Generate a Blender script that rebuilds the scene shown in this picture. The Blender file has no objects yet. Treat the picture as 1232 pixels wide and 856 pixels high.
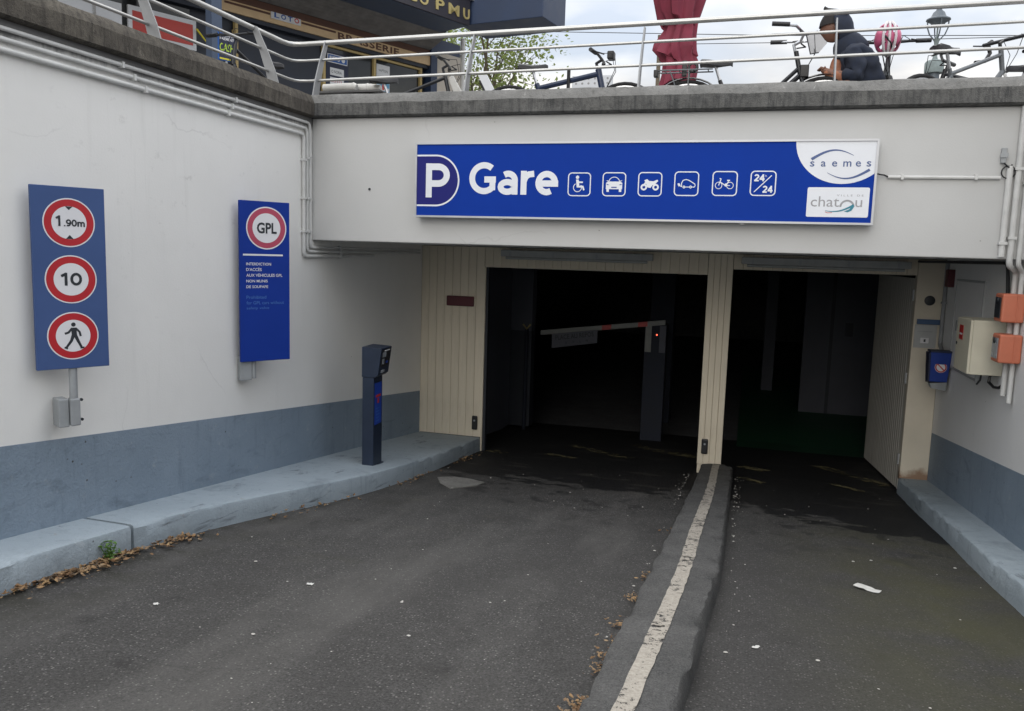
import bpy, bmesh, math, random
from mathutils import Vector, Matrix

random.seed(7)
scene = bpy.context.scene
COL = scene.collection
R = math.radians

# ------------------------------------------------------------------ camera
CAM = (0.472, -6.8744, 2.4821)
YAW, PITCH, ROLL, FPX = 0.2808, 0.1250, 0.0303, 981.9
fwd = Vector((-math.sin(YAW) * math.cos(PITCH), math.cos(YAW) * math.cos(PITCH), -math.sin(PITCH)))
rgt = Vector((math.cos(YAW), math.sin(YAW), 0.0))
upv = rgt.cross(fwd)
r2 = rgt * math.cos(ROLL) + upv * math.sin(ROLL)
u2 = -rgt * math.sin(ROLL) + upv * math.cos(ROLL)
cam_data = bpy.data.cameras.new('camera')
cam_data.sensor_fit = 'HORIZONTAL'
cam_data.sensor_width = 36.0
cam_data.lens = FPX / 1232 * 36.0
cam_data.clip_end = 2000
cam = bpy.data.objects.new('camera', cam_data)
COL.objects.link(cam)
M = Matrix.Identity(4)
for i in range(3):
    M[i][0], M[i][1], M[i][2], M[i][3] = r2[i], u2[i], -fwd[i], CAM[i]
cam.matrix_world = M
scene.camera = cam

# ------------------------------------------------------------------ sky, sun, exposure
SUN_EL, SUN_AZ = R(17), R(185)          # azimuth measured from +Y towards +X
world = bpy.data.worlds.new('World')
scene.world = world
world.use_nodes = True
wn, wl = world.node_tree.nodes, world.node_tree.links
wn.clear()
w_out = wn.new('ShaderNodeOutputWorld')
w_bg = wn.new('ShaderNodeBackground')
w_bg.inputs['Strength'].default_value = 0.15
w_sky = wn.new('ShaderNodeTexSky')
w_sky.sky_type = 'NISHITA'
w_sky.sun_disc = False
w_sky.sun_elevation = SUN_EL
w_sky.sun_rotation = SUN_AZ
w_sky.air_density = 1.0
w_sky.dust_density = 1.6
w_tc = wn.new('ShaderNodeTexCoord')
w_sep = wn.new('ShaderNodeSeparateXYZ')
wl.new(w_tc.outputs['Generated'], w_sep.inputs[0])
w_add = wn.new('ShaderNodeMath'); w_add.operation = 'ADD'; w_add.inputs[1].default_value = 0.22
w_abs = wn.new('ShaderNodeMath'); w_abs.operation = 'ABSOLUTE'
wl.new(w_sep.outputs['Z'], w_abs.inputs[0]); wl.new(w_abs.outputs[0], w_add.inputs[0])
w_div = wn.new('ShaderNodeVectorMath'); w_div.operation = 'DIVIDE'
w_comb = wn.new('ShaderNodeCombineXYZ')
for k in range(3):
    wl.new(w_add.outputs[0], w_comb.inputs[k])
wl.new(w_tc.outputs['Generated'], w_div.inputs[0]); wl.new(w_comb.outputs[0], w_div.inputs[1])


def w_noise(scale, detail, rough, off):
    mp = wn.new('ShaderNodeMapping'); mp.inputs['Location'].default_value = off
    wl.new(w_div.outputs[0], mp.inputs['Vector'])
    n = wn.new('ShaderNodeTexNoise')
    n.inputs['Scale'].default_value = scale; n.inputs['Detail'].default_value = detail
    n.inputs['Roughness'].default_value = rough
    wl.new(mp.outputs[0], n.inputs['Vector'])
    return n


n1 = w_noise(1.15, 6, 0.5, (3.1, 1.7, 0.4))
n2 = w_noise(1.9, 6, 0.5, (8.3, 2.2, 5.0))
w_mask = wn.new('ShaderNodeMapRange')
w_mask.inputs['From Min'].default_value = 0.40; w_mask.inputs['From Max'].default_value = 0.56
wl.new(n1.outputs['Fac'], w_mask.inputs['Value'])
w_ramp = wn.new('ShaderNodeValToRGB')
w_ramp.color_ramp.elements[0].position = 0.34; w_ramp.color_ramp.elements[0].color = (4.2, 4.22, 4.3, 1)
w_ramp.color_ramp.elements[1].position = 0.60; w_ramp.color_ramp.elements[1].color = (6.8, 6.7, 6.5, 1)
wl.new(n2.outputs['Fac'], w_ramp.inputs['Fac'])
w_blue = wn.new('ShaderNodeMix'); w_blue.data_type = 'RGBA'; w_blue.inputs['Factor'].default_value = 0.82
w_blue.inputs['B'].default_value = (3.9, 4.15, 4.65, 1)      # thin high veil over the clear sky
wl.new(w_sky.outputs[0], w_blue.inputs['A'])
w_mix = wn.new('ShaderNodeMix'); w_mix.data_type = 'RGBA'
wl.new(w_mask.outputs[0], w_mix.inputs['Factor'])
wl.new(w_blue.outputs['Result'], w_mix.inputs['A']); wl.new(w_ramp.outputs[0], w_mix.inputs['B'])
# an overcast dome is brighter overhead than at the horizon
w_zen = wn.new('ShaderNodeMath'); w_zen.operation = 'MULTIPLY_ADD'; w_zen.inputs[1].default_value = 2.1; w_zen.inputs[2].default_value = 0.52
wl.new(w_abs.outputs[0], w_zen.inputs[0])
w_lum = wn.new('ShaderNodeVectorMath'); w_lum.operation = 'SCALE'
wl.new(w_mix.outputs['Result'], w_lum.inputs[0]); wl.new(w_zen.outputs[0], w_lum.inputs['Scale'])
wl.new(w_lum.outputs[0], w_bg.inputs['Color'])
wl.new(w_bg.outputs[0], w_out.inputs[0])

sun_data = bpy.data.lights.new('sun', 'SUN')
sun_data.energy = 0.70
sun_data.angle = R(35)
sun_data.color = (1.0, 0.97, 0.92)
sun = bpy.data.objects.new('sun', sun_data)
COL.objects.link(sun)
sdir = Vector((math.sin(SUN_AZ) * math.cos(SUN_EL), math.cos(SUN_AZ) * math.cos(SUN_EL), math.sin(SUN_EL)))
sun.rotation_euler = (-sdir).to_track_quat('-Z', 'Y').to_euler()
sun.location = sdir * 30

scene.view_settings.view_transform = 'Standard'
scene.view_settings.look = 'None'
scene.view_settings.gamma = 1.0
scene.view_settings.use_curve_mapping = False
scene.view_settings.exposure = 0.34
scene.render.engine = 'CYCLES'
scene.cycles.use_denoising = True
scene.cycles.max_bounces = 8
scene.cycles.diffuse_bounces = 4
scene.cycles.sample_clamp_indirect = 6.0

# ------------------------------------------------------------------ materials
MATS = {}


class NT:
    def __init__(self, name):
        self.m = bpy.data.materials.new(name)
        self.m.use_nodes = True
        self.t = self.m.node_tree
        self.n, self.l = self.t.nodes, self.t.links
        self.b = self.n['Principled BSDF']
        self.tc = self.n.new('ShaderNodeTexCoord')
        MATS[name] = self.m

    def co(self, scale=(1, 1, 1), loc=(0, 0, 0)):
        mp = self.n.new('ShaderNodeMapping')
        mp.inputs['Scale'].default_value = scale
        mp.inputs['Location'].default_value = loc
        self.l.new(self.tc.outputs['Object'], mp.inputs['Vector'])
        return mp.outputs[0]

    def noise(self, s, d=4, r=0.55, scale=(1, 1, 1), loc=(0, 0, 0), dist=0):
        x = self.n.new('ShaderNodeTexNoise')
        x.inputs['Scale'].default_value = s; x.inputs['Detail'].default_value = d
        x.inputs['Roughness'].default_value = r; x.inputs['Distortion'].default_value = dist
        self.l.new(self.co(scale, loc), x.inputs['Vector'])
        return x.outputs['Fac']

    def voro(self, s, scale=(1, 1, 1), loc=(0, 0, 0), out='Distance'):
        x = self.n.new('ShaderNodeTexVoronoi')
        x.inputs['Scale'].default_value = s
        self.l.new(self.co(scale, loc), x.inputs['Vector'])
        return x.outputs[out]

    def rng(self, v, a, b, c=0.0, d=1.0, smooth=False):
        x = self.n.new('ShaderNodeMapRange')
        if smooth:
            x.interpolation_type = 'SMOOTHSTEP'
        for k, q in zip(('From Min', 'From Max', 'To Min', 'To Max'), (a, b, c, d)):
            x.inputs[k].default_value = q
        self.l.new(v, x.inputs['Value'])
        return x.outputs[0]

    def math(self, op, a, b=None, clamp=False):
        x = self.n.new('ShaderNodeMath'); x.operation = op; x.use_clamp = clamp
        for i, q in enumerate((a, b)):
            if q is None:
                continue
            if isinstance(q, (int, float)):
                x.inputs[i].default_value = q
            else:
                self.l.new(q, x.inputs[i])
        return x.outputs[0]

    def mix(self, f, a, b, mode='MIX'):
        x = self.n.new('ShaderNodeMix'); x.data_type = 'RGBA'; x.blend_type = mode
        for k, q in (('Factor', f), ('A', a), ('B', b)):
            s = [i for i in x.inputs if i.name == k and (i.type == 'RGBA' or k == 'Factor' and i.type == 'VALUE')][0]
            if isinstance(q, (int, float)):
                s.default_value = q
            elif isinstance(q, tuple):
                s.default_value = (*q, 1) if len(q) == 3 else q
            else:
                self.l.new(q, s)
        return [o for o in x.outputs if o.type == 'RGBA'][0]

    def xyz(self):
        s = self.n.new('ShaderNodeSeparateXYZ')
        self.l.new(self.tc.outputs['Object'], s.inputs[0])
        return s.outputs

    def bump(self, h, strength=0.3, dist=0.01):
        x = self.n.new('ShaderNodeBump')
        x.inputs['Strength'].default_value = strength; x.inputs['Distance'].default_value = dist
        self.l.new(h, x.inputs['Height'])
        self.l.new(x.outputs[0], self.b.inputs['Normal'])

    def base(self, c):
        if isinstance(c, tuple):
            self.b.inputs['Base Color'].default_value = (*c, 1)
        else:
            self.l.new(c, self.b.inputs['Base Color'])

    def rough(self, v):
        if isinstance(v, (int, float)):
            self.b.inputs['Roughness'].default_value = v
        else:
            self.l.new(v, self.b.inputs['Roughness'])


def pm(name, c, var=0.12, s=8.0, rough=0.6, metal=0.0, bump=0.0, bs=40.0, spec=0.5, emit=None):
    """plain procedural material: colour with soft mottling, slight roughness change and bump"""
    t = NT(name)
    n = t.noise(s, 5, 0.6)
    lo = tuple(x * (1 - var) for x in c)
    hi = tuple(min(1, x * (1 + var)) for x in c)
    t.base(t.mix(t.rng(n, 0.3, 0.7), lo, hi))
    t.rough(t.rng(n, 0.3, 0.7, max(0.02, rough - 0.06), min(1, rough + 0.06)))
    t.b.inputs['Metallic'].default_value = metal
    t.b.inputs['Specular IOR Level'].default_value = spec
    if bump:
        t.bump(t.noise(bs, 4), bump, 0.004)
    if emit:
        t.b.inputs['Emission Color'].default_value = (*emit[0], 1)
        t.b.inputs['Emission Strength'].default_value = emit[1]
    return t.m


def wall_white(name, base, stain_shade_axis):
    t = NT(name)
    big = t.noise(0.9, 5, 0.6)
    c = t.mix(t.rng(big, 0.3, 0.7), tuple(x * 0.93 for x in base), base)
    sc = (5, 5, 0.35)
    st = t.noise(2.2, 6, 0.65, sc)                                   # rain runs
    st2 = t.noise(0.7, 3, 0.5, loc=(4, 2, 1))
    m = t.math('MULTIPLY', t.rng(st, 0.53, 0.75), t.rng(st2, 0.4, 0.68))
    c = t.mix(t.math('MULTIPLY', m, 0.24), c, (0.40, 0.39, 0.36))
    vk = t.n.new('ShaderNodeTexVoronoi'); vk.feature = 'DISTANCE_TO_EDGE'; vk.inputs['Scale'].default_value = 0.55
    nz = t.n.new('ShaderNodeTexNoise'); nz.inputs['Scale'].default_value = 3.0; nz.inputs['Detail'].default_value = 6
    t.l.new(t.tc.outputs['Object'], nz.inputs['Vector'])
    wv_ = t.n.new('ShaderNodeVectorMath'); wv_.operation = 'MULTIPLY_ADD'
    t.l.new(nz.outputs['Color'], wv_.inputs[0]); wv_.inputs[1].default_value = (0.3, 0.3, 0.3); t.l.new(t.tc.outputs['Object'], wv_.inputs[2])
    t.l.new(wv_.outputs[0], vk.inputs['Vector'])
    crack = t.math('MULTIPLY', t.rng(vk.outputs['Distance'], 0.0032, 0.0012), t.rng(t.noise(0.8, 3, loc=(6, 1, 3)), 0.52, 0.60))
    c = t.mix(t.math('MULTIPLY', crack, 0.14), c, (0.22, 0.21, 0.20))
    sm = t.math('MULTIPLY', t.rng(t.noise(6, 6, 0.75, (1, 1, 1.6), (9, 2, 4)), 0.60, 0.74), t.rng(t.noise(0.7, 3, loc=(3, 3, 9)), 0.46, 0.62))
    c = t.mix(t.math('MULTIPLY', sm, 0.35), c, (0.34, 0.33, 0.31))
    patch = t.rng(t.noise(0.55, 4, 0.6, loc=(1.3, 7.7, 2.1)), 0.52, 0.56)   # touched-up paint areas
    c = t.mix(t.math('MULTIPLY', patch, 0.35), c, tuple(x * 0.94 for x in base))
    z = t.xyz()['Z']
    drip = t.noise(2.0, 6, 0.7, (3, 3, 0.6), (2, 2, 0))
    if stain_shade_axis == 'left':                                         # grime washed down from the coping, plus the shadow under it painted dark
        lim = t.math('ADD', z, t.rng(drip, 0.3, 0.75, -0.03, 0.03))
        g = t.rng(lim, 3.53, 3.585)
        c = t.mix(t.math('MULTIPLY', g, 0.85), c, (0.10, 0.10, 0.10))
    chips = t.math('MULTIPLY', t.rng(t.voro(5.5), 0.035, 0.02), t.rng(t.noise(1.1, 2, loc=(5, 5, 5)), 0.5, 0.56))
    c = t.mix(t.math('MULTIPLY', chips, 0.7), c, (0.13, 0.12, 0.11))
    t.base(c)
    t.rough(0.82)
    t.b.inputs['Specular IOR Level'].default_value = 0.25
    h = t.math('ADD', t.noise(70, 4, 0.6), t.math('MULTIPLY', t.noise(4, 3), 2.0))
    t.bump(h, 0.16, 0.006)
    return t.m


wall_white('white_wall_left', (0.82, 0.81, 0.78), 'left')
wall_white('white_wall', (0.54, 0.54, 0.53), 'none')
wall_white('white_wall_right', (0.78, 0.78, 0.77), 'none')


def blue_grey(name, lo, hi, wear):
    t = NT(name)
    n = t.noise(1.2, 5, 0.6)
    c = t.mix(t.rng(n, 0.3, 0.7), lo, hi)
    dk = tuple(x * 0.55 for x in lo)
    scr = t.math('MULTIPLY', t.rng(t.noise(2.6, 6, 0.7, (1.0, 1.0, 2.5), (3, 1, 2), 0.6), 0.55, 0.68), 0.45)
    c = t.mix(scr, c, dk)
    run = t.math('MULTIPLY', t.rng(t.noise(3.5, 5, 0.65, (4, 4, 0.5), (1, 6, 3)), 0.55, 0.72), 0.35)
    c = t.mix(run, c, dk)
    pale = t.rng(t.noise(7, 6, 0.75, loc=(8, 1, 4)), 0.60, 0.74)
    c = t.mix(t.math('MULTIPLY', pale, 0.45), c, (0.44, 0.46, 0.46))
    smear = t.math('MULTIPLY', t.rng(t.noise(5, 6, 0.7, (1, 0.25, 3.0), (2, 2, 8)), 0.60, 0.70), wear)
    c = t.mix(smear, c, (0.045, 0.045, 0.047))
    bare = t.math('MULTIPLY', t.rng(t.noise(14, 6, 0.75, loc=(5, 5, 1)), 0.66, 0.69), wear)
    c = t.mix(bare, c, (0.30, 0.285, 0.26))
    pit = t.math('MULTIPLY', t.rng(t.voro(11), 0.10, 0.05), t.rng(t.noise(1.6, 2, loc=(2, 9, 5)), 0.5, 0.6))
    c = t.mix(pit, c, (0.06, 0.06, 0.06))
    t.base(c)
    t.rough(t.rng(n, 0.3, 0.7, 0.58, 0.78))
    t.b.inputs['Specular IOR Level'].default_value = 0.3
    h = t.math('ADD', t.math('MULTIPLY', t.noise(9, 6, 0.7), 1.8), t.noise(60, 4, 0.7))
    t.bump(h, 0.45, 0.014)
    return t.m


blue_grey('blue_grey_paint', (0.195, 0.25, 0.31), (0.25, 0.31, 0.375), 0.25)
blue_grey('kerb_paint', (0.29, 0.345, 0.385), (0.36, 0.415, 0.455), 0.7)


def concrete(name, lo, hi, dark, amt, streak=(7, 7, 0.8), grain=0.0):
    t = NT(name)
    n = t.noise(3.0, 7, 0.65)
    c = t.mix(t.rng(n, 0.3, 0.7), lo, hi)
    sp = t.noise(26, 4, 0.7)
    c = t.mix(t.rng(sp, 0.5, 0.72, 0, 0.6), c, dark)
    st = t.noise(3.2, 6, 0.7, streak, (1, 4, 0))
    c = t.mix(t.rng(st, 0.46, 0.66, 0, amt), c, dark)
    if grain:
        c = t.mix(t.rng(t.noise(120, 5, 0.8, loc=(3, 1, 2)), 0.42, 0.66, 0, grain), c, tuple(min(1, x * 2.4) for x in hi))
        c = t.mix(t.rng(t.noise(60, 5, 0.8, loc=(8, 1, 2)), 0.50, 0.68, 0, grain), c, tuple(x * 0.6 for x in dark))
    li = t.rng(t.noise(8, 6, 0.75, (1.5, 1.5, 0.7), (7, 3, 1)), 0.62, 0.72, 0, 0.55)
    c = t.mix(li, c, tuple(min(1, x * 1.9) for x in hi))
    t.base(c)
    t.rough(0.92)
    t.b.inputs['Specular IOR Level'].default_value = 0.2
    t.bump(t.math('ADD', t.math('MULTIPLY', t.noise(12, 6, 0.7), 2.0), t.noise(110, 3)), 0.6, 0.012)
    return t.m


concrete('coping_concrete', (0.085, 0.085, 0.083), (0.17, 0.168, 0.16), (0.040, 0.041, 0.043), 0.75)
concrete('coping_concrete_brown', (0.075, 0.067, 0.058), (0.15, 0.135, 0.112), (0.035, 0.032, 0.03), 0.7)
concrete('coping_lip_grey', (0.17, 0.17, 0.165), (0.26, 0.255, 0.245), (0.10, 0.10, 0.095), 0.35, (2, 2, 2))
concrete('divider_concrete', (0.062, 0.062, 0.060), (0.105, 0.103, 0.10), (0.04, 0.04, 0.04), 0.5, (2, 2, 2), 0.40)
concrete('deck_paving', (0.18, 0.175, 0.165), (0.26, 0.25, 0.24), (0.12, 0.12, 0.115), 0.3, (1, 1, 1))
concrete('garage_concrete', (0.10, 0.10, 0.105), (0.15, 0.15, 0.155), (0.06, 0.06, 0.065), 0.4)
concrete('patch_concrete', (0.20, 0.195, 0.18), (0.30, 0.29, 0.27), (0.12, 0.12, 0.11), 0.3, (1, 1, 1))


def asphalt():
    t = NT('asphalt')
    g = t.noise(85, 6, 0.85)
    g2 = t.noise(34, 5, 0.75, loc=(4, 4, 4))
    big = t.noise(0.55, 6, 0.6, (1, 0.55, 1))
    med = t.noise(3.2, 6, 0.7, loc=(3, 8, 1))
    c = t.mix(t.rng(g, 0.36, 0.64), (0.015, 0.0147, 0.0143), (0.122, 0.118, 0.113))
    c = t.mix(t.rng(g2, 0.42, 0.70, 0, 0.55), c, (0.045, 0.043, 0.041))
    st = t.voro(70, out='Distance')
    sel = t.voro(70, out='Color')
    sr = t.n.new('ShaderNodeSeparateColor'); t.l.new(sel, sr.inputs[0])
    stone = t.math('MULTIPLY', t.rng(st, 0.40, 0.20), t.rng(sr.outputs[0], 0.70, 0.95))
    c = t.mix(t.math('MULTIPLY', stone, 0.75), c, (0.30, 0.29, 0.27))
    c = t.mix(t.rng(med, 0.45, 0.72, 0, 0.55), c, (0.040, 0.038, 0.036))
    c = t.mix(t.rng(big, 0.42, 0.66, 0, 0.42), c, (0.050, 0.048, 0.046))
    c = t.mix(t.rng(t.noise(0.9, 5, 0.6, (1.6, 0.35, 1), (7, 7, 0)), 0.50, 0.70, 0, 0.35), c, (0.165, 0.158, 0.148))
    oil = t.math('MULTIPLY', t.rng(t.voro(1.7, (1, 0.8, 1)), 0.14, 0.03), t.rng(t.noise(14, 4, 0.6), 0.40, 0.56))
    c = t.mix(t.math('MULTIPLY', oil, 0.7), c, (0.022, 0.021, 0.021))
    vk = t.n.new('ShaderNodeTexVoronoi'); vk.feature = 'DISTANCE_TO_EDGE'; vk.inputs['Scale'].default_value = 0.42
    wv_ = t.n.new('ShaderNodeVectorMath'); wv_.operation = 'MULTIPLY_ADD'
    nz = t.n.new('ShaderNodeTexNoise'); nz.inputs['Scale'].default_value = 2.2; nz.inputs['Detail'].default_value = 6
    t.l.new(t.tc.outputs['Object'], nz.inputs['Vector'])
    t.l.new(nz.outputs['Color'], wv_.inputs[0]); wv_.inputs[1].default_value = (0.35, 0.35, 0); t.l.new(t.tc.outputs['Object'], wv_.inputs[2])
    t.l.new(wv_.outputs[0], vk.inputs['Vector'])
    crack = t.math('MULTIPLY', t.rng(vk.outputs['Distance'], 0.0042, 0.0018), t.rng(t.noise(0.6, 3, loc=(2, 5, 0)), 0.46, 0.56))
    c = t.mix(t.math('MULTIPLY', crack, 0.16), c, (0.018, 0.018, 0.018))
    o = t.xyz()
    x, y = o['X'], o['Y']
    wob = t.noise(1.4, 5, 0.62, (1, 1, 1), (2.0, 0, 0))
    wob2 = t.noise(3.4, 5, 0.6, (0.7, 1.3, 1), (5, 1, 0))
    # moss along the edges of the lanes
    ex = t.math('ABSOLUTE', t.math('ADD', x, -1.75))
    mr = t.math('MULTIPLY', t.rng(ex, 1.1, 0.1), t.rng(wob, 0.34, 0.60))
    mr = t.math('MULTIPLY', mr, t.math('MULTIPLY', t.rng(y, -6.0, -2.4), t.rng(y, 1.4, 0.2)))
    c = t.mix(t.math('MULTIPLY', mr, 0.65), c, (0.075, 0.074, 0.036))
    lx = t.math('ADD', x, t.math('MULTIPLY', wob, 0.5))
    ml = t.math('MULTIPLY', t.rng(lx, -2.3, -2.95), t.rng(wob2, 0.42, 0.6))
    c = t.mix(t.math('MULTIPLY', ml, 0.75), c, (0.030, 0.029, 0.018))
    mid = t.math('MULTIPLY', t.rng(wob2, 0.55, 0.7), t.rng(t.noise(0.5, 3, loc=(9, 9, 0)), 0.5, 0.6))
    c = t.mix(t.math('MULTIPLY', mid, 0.22), c, (0.09, 0.087, 0.06))
    # soaked, oily patch in front of and behind the doors, with a wandering edge
    ym = t.math('ADD', y, t.math('MULTIPLY', t.math('SUBTRACT', wob2, 0.5), 2.6))
    ym = t.math('ADD', ym, t.math('MULTIPLY', t.math('SUBTRACT', wob, 0.5), 1.6))
    xr = t.rng(x, 0.3, 2.2, 0.0, 1.0)
    wet = t.rng(t.math('ADD', ym, xr), 0.98, 1.16, smooth=True)
    spot = t.math('MULTIPLY', t.rng(t.noise(5.0, 4, 0.5, loc=(1, 3, 0)), 0.60, 0.63), t.rng(y, -1.2, 0.2))
    wet = t.math('MAXIMUM', wet, t.math('MULTIPLY', spot, 0.6))
    c = t.mix(t.math('MULTIPLY', wet, 0.86), c, (0.008, 0.0085, 0.010))
    # dried pale traces in the wet part
    dry = t.math('MULTIPLY', t.rng(t.noise(2.0, 5, 0.6, (0.6, 2.2, 1), (6, 2, 0)), 0.60, 0.66), t.rng(y, 0.9, 1.6))
    c = t.mix(t.math('MULTIPLY', dry, 0.5), c, (0.07, 0.068, 0.06))
    t.base(c)
    t.rough(t.math('SUBTRACT', 0.9, t.math('MULTIPLY', wet, 0.25)))
    t.b.inputs['Specular IOR Level'].default_value = 0.3
    h = t.math('ADD', g, t.math('ADD', t.math('MULTIPLY', stone, 0.5), t.math('MULTIPLY', crack, -0.3)))
    t.bump(h, 0.7, 0.007)
    return t.m


asphalt()


def worn_paint(name, c, cut, s=30):
    """brittle road paint, flaked away to nothing in places"""
    t = NT(name)
    n = t.noise(s, 6, 0.75)
    n2 = t.noise(2.0, 3, 0.5)
    f = t.math('ADD', n, t.math('MULTIPLY', t.math('SUBTRACT', n2, 0.5), 0.35))
    t.base(t.mix(t.rng(t.noise(60, 4), 0.3, 0.7), tuple(x * 0.62 for x in c), c))
    t.l.new(t.rng(f, cut, cut - 0.04), t.b.inputs['Alpha'])
    t.rough(0.9)
    return t.m


worn_paint('stripe_paint', (0.46, 0.42, 0.36), 0.60)
worn_paint('yellow_paint', (0.22, 0.19, 0.09), 0.50, 11)


def boards(name, base, grime):
    t = NT(name)
    inf = t.n.new('ShaderNodeObjectInfo')
    gr = t.noise(6, 5, 0.6, (6, 6, 0.25))
    c = t.mix(t.rng(gr, 0.3, 0.7), tuple(x * 0.9 for x in base), base)
    c = t.mix(t.rng(inf.outputs['Random'], 0, 1, 0, 0.10), c, tuple(x * 0.6 for x in base))
    d = t.noise(2.5, 6, 0.7, (3, 3, 0.7), (4, 4, 4))
    c = t.mix(t.rng(d, 0.52, 0.75, 0, grime), c, (0.20, 0.16, 0.11))
    t.base(c)
    t.rough(0.62)
    t.bump(gr, 0.12, 0.004)
    return t.m


boards('cream_boards', (0.70, 0.63, 0.50), 0.22)
boards('leaf_boards', (0.66, 0.63, 0.56), 0.35)


def column_mat():
    t = NT('column_cream')
    n = t.noise(3, 5)
    c = t.mix(t.rng(n, 0.3, 0.7), (0.58, 0.53, 0.43), (0.66, 0.60, 0.49))
    z = t.xyz()['Z']
    w = t.math('ADD', z, t.math('MULTIPLY', t.noise(7, 5, 0.65), 0.25))
    rust = t.rng(w, 0.42, 0.33)
    c = t.mix(t.math('MULTIPLY', rust, 0.85), c, (0.22, 0.115, 0.06))
    t.base(c); t.rough(0.8)
    t.bump(t.noise(40, 4), 0.2, 0.006)


column_mat()

pm('steel_rail', (0.46, 0.46, 0.45), 0.10, 6, 0.38, 0.75, 0.05, 90)
pm('steel_post', (0.27, 0.275, 0.28), 0.12, 5, 0.5, 0.5, 0.08, 60)
pm('pipe_paint', (0.60, 0.60, 0.585), 0.10, 7, 0.6, 0, 0.1, 30)
pm('pipe_grey', (0.27, 0.28, 0.29), 0.12, 7, 0.6)
pm('black_pipe', (0.03, 0.03, 0.032), 0.2, 7, 0.6)
pm('bracket_grey', (0.32, 0.335, 0.345), 0.1, 9, 0.5, 0.2)
pm('sign_blue', (0.008, 0.040, 0.29), 0.05, 2, 0.6, spec=0.05)
pm('sign_navy', (0.024, 0.026, 0.16), 0.05, 2, 0.6, spec=0.06)
pm('sign_white', (0.70, 0.72, 0.76), 0.03, 3, 0.4)
pm('sign_frame', (0.44, 0.45, 0.47), 0.06, 6, 0.4, 0.4)
pm('plate_slate_blue', (0.052, 0.092, 0.225), 0.06, 3, 0.55, spec=0.2)
pm('plate_blue', (0.008, 0.034, 0.25), 0.06, 3, 0.5, spec=0.15)
pm('red_ring', (0.42, 0.012, 0.020), 0.06, 4, 0.45)
pm('red_ring_faded', (0.40, 0.055, 0.10), 0.06, 4, 0.45)
pm('plate_white', (0.68, 0.68, 0.70), 0.04, 4, 0.5)
pm('ink_dark', (0.018, 0.022, 0.028), 0.1, 5, 0.5)
pm('pale_blue_ink', (0.05, 0.15, 0.42), 0.05, 5, 0.5)
pm('logo_slate', (0.06, 0.10, 0.24), 0.05, 5, 0.5)
pm('logo_grey', (0.30, 0.30, 0.31), 0.05, 5, 0.5)
pm('logo_teal', (0.02, 0.20, 0.27), 0.08, 5, 0.5)
pm('machine_navy', (0.014, 0.024, 0.048), 0.15, 6, 0.42, 0, 0.05, 80)
pm('black_plastic', (0.012, 0.012, 0.014), 0.2, 6, 0.45)
pm('rubber', (0.016, 0.016, 0.017), 0.2, 9, 0.8)
pm('screen_grey', (0.28, 0.30, 0.32), 0.2, 20, 0.25)
pm('label_blue', (0.012, 0.05, 0.33), 0.1, 12, 0.4)
pm('label_red', (0.45, 0.03, 0.03), 0.08, 9, 0.5)
pm('dark_red', (0.085, 0.010, 0.018), 0.15, 9, 0.5)
pm('batten_grey', (0.36, 0.37, 0.36), 0.12, 8, 0.55)
pm('door_frame_dark', (0.022, 0.026, 0.035), 0.2, 6, 0.6)
pm('cabinet_beige', (0.58, 0.55, 0.44), 0.06, 5, 0.55, 0, 0.05, 60)
pm('box_orange', (0.52, 0.155, 0.085), 0.08, 7, 0.5)
pm('box_blue', (0.010, 0.040, 0.26), 0.12, 7, 0.42)
pm('box_navy', (0.012, 0.018, 0.05), 0.12, 7, 0.5)
pm('plate_grey', (0.40, 0.41, 0.41), 0.08, 9, 0.6)
pm('plate_strip_blue', (0.05, 0.10, 0.20), 0.08, 9, 0.6)
pm('barrier_white', (0.19, 0.20, 0.19), 0.12, 9, 0.5)
pm('barrier_red', (0.42, 0.045, 0.04), 0.12, 9, 0.5)
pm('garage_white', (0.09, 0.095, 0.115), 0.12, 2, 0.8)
pm('garage_green', (0.014, 0.085, 0.040), 0.2, 2, 0.55)
pm('led_red', (0.8, 0.05, 0.03), 0.0, 2, 0.4, emit=((1.0, 0.12, 0.06), 3.0))
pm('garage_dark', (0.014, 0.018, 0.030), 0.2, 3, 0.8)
pm('paper', (0.62, 0.61, 0.58), 0.1, 30, 0.8)
pm('pale_grit', (0.50, 0.48, 0.44), 0.25, 40, 0.85)
pm('weed_green', (0.075, 0.16, 0.022), 0.3, 20, 0.6)
pm('parasol_red', (0.20, 0.028, 0.052), 0.16, 6, 0.8)
pm('parasol_pole', (0.42, 0.42, 0.41), 0.1, 6, 0.5)
pm('bark', (0.13, 0.105, 0.075), 0.3, 18, 0.9, 0, 0.5, 50)
pm('bike_black', (0.014, 0.015, 0.018), 0.15, 9, 0.35)
pm('bike_blue', (0.020, 0.032, 0.070), 0.15, 9, 0.35)
pm('bike_grey', (0.14, 0.15, 0.16), 0.15, 9, 0.4, 0.3)
pm('bike_white', (0.60, 0.60, 0.59), 0.08, 9, 0.4)
pm('chrome', (0.52, 0.53, 0.55), 0.1, 9, 0.25, 0.9)
pm('saddle_black', (0.02, 0.02, 0.023), 0.2, 12, 0.55)
pm('hoodie_navy', (0.018, 0.024, 0.042), 0.25, 14, 0.9, 0, 0.3, 60)
pm('skin_brown', (0.20, 0.095, 0.062), 0.10, 12, 0.6)
pm('sleeve_orange', (0.36, 0.15, 0.085), 0.15, 14, 0.85)
pm('hair_dark', (0.012, 0.010, 0.010), 0.3, 60, 0.8, 0, 0.5, 120)
pm('helmet_pink', (0.50, 0.10, 0.20), 0.10, 9, 0.4)
pm('helmet_white', (0.62, 0.58, 0.60), 0.06, 9, 0.4)
pm('lamp_iron', (0.10, 0.12, 0.14), 0.2, 9, 0.5, 0.3)
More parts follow.
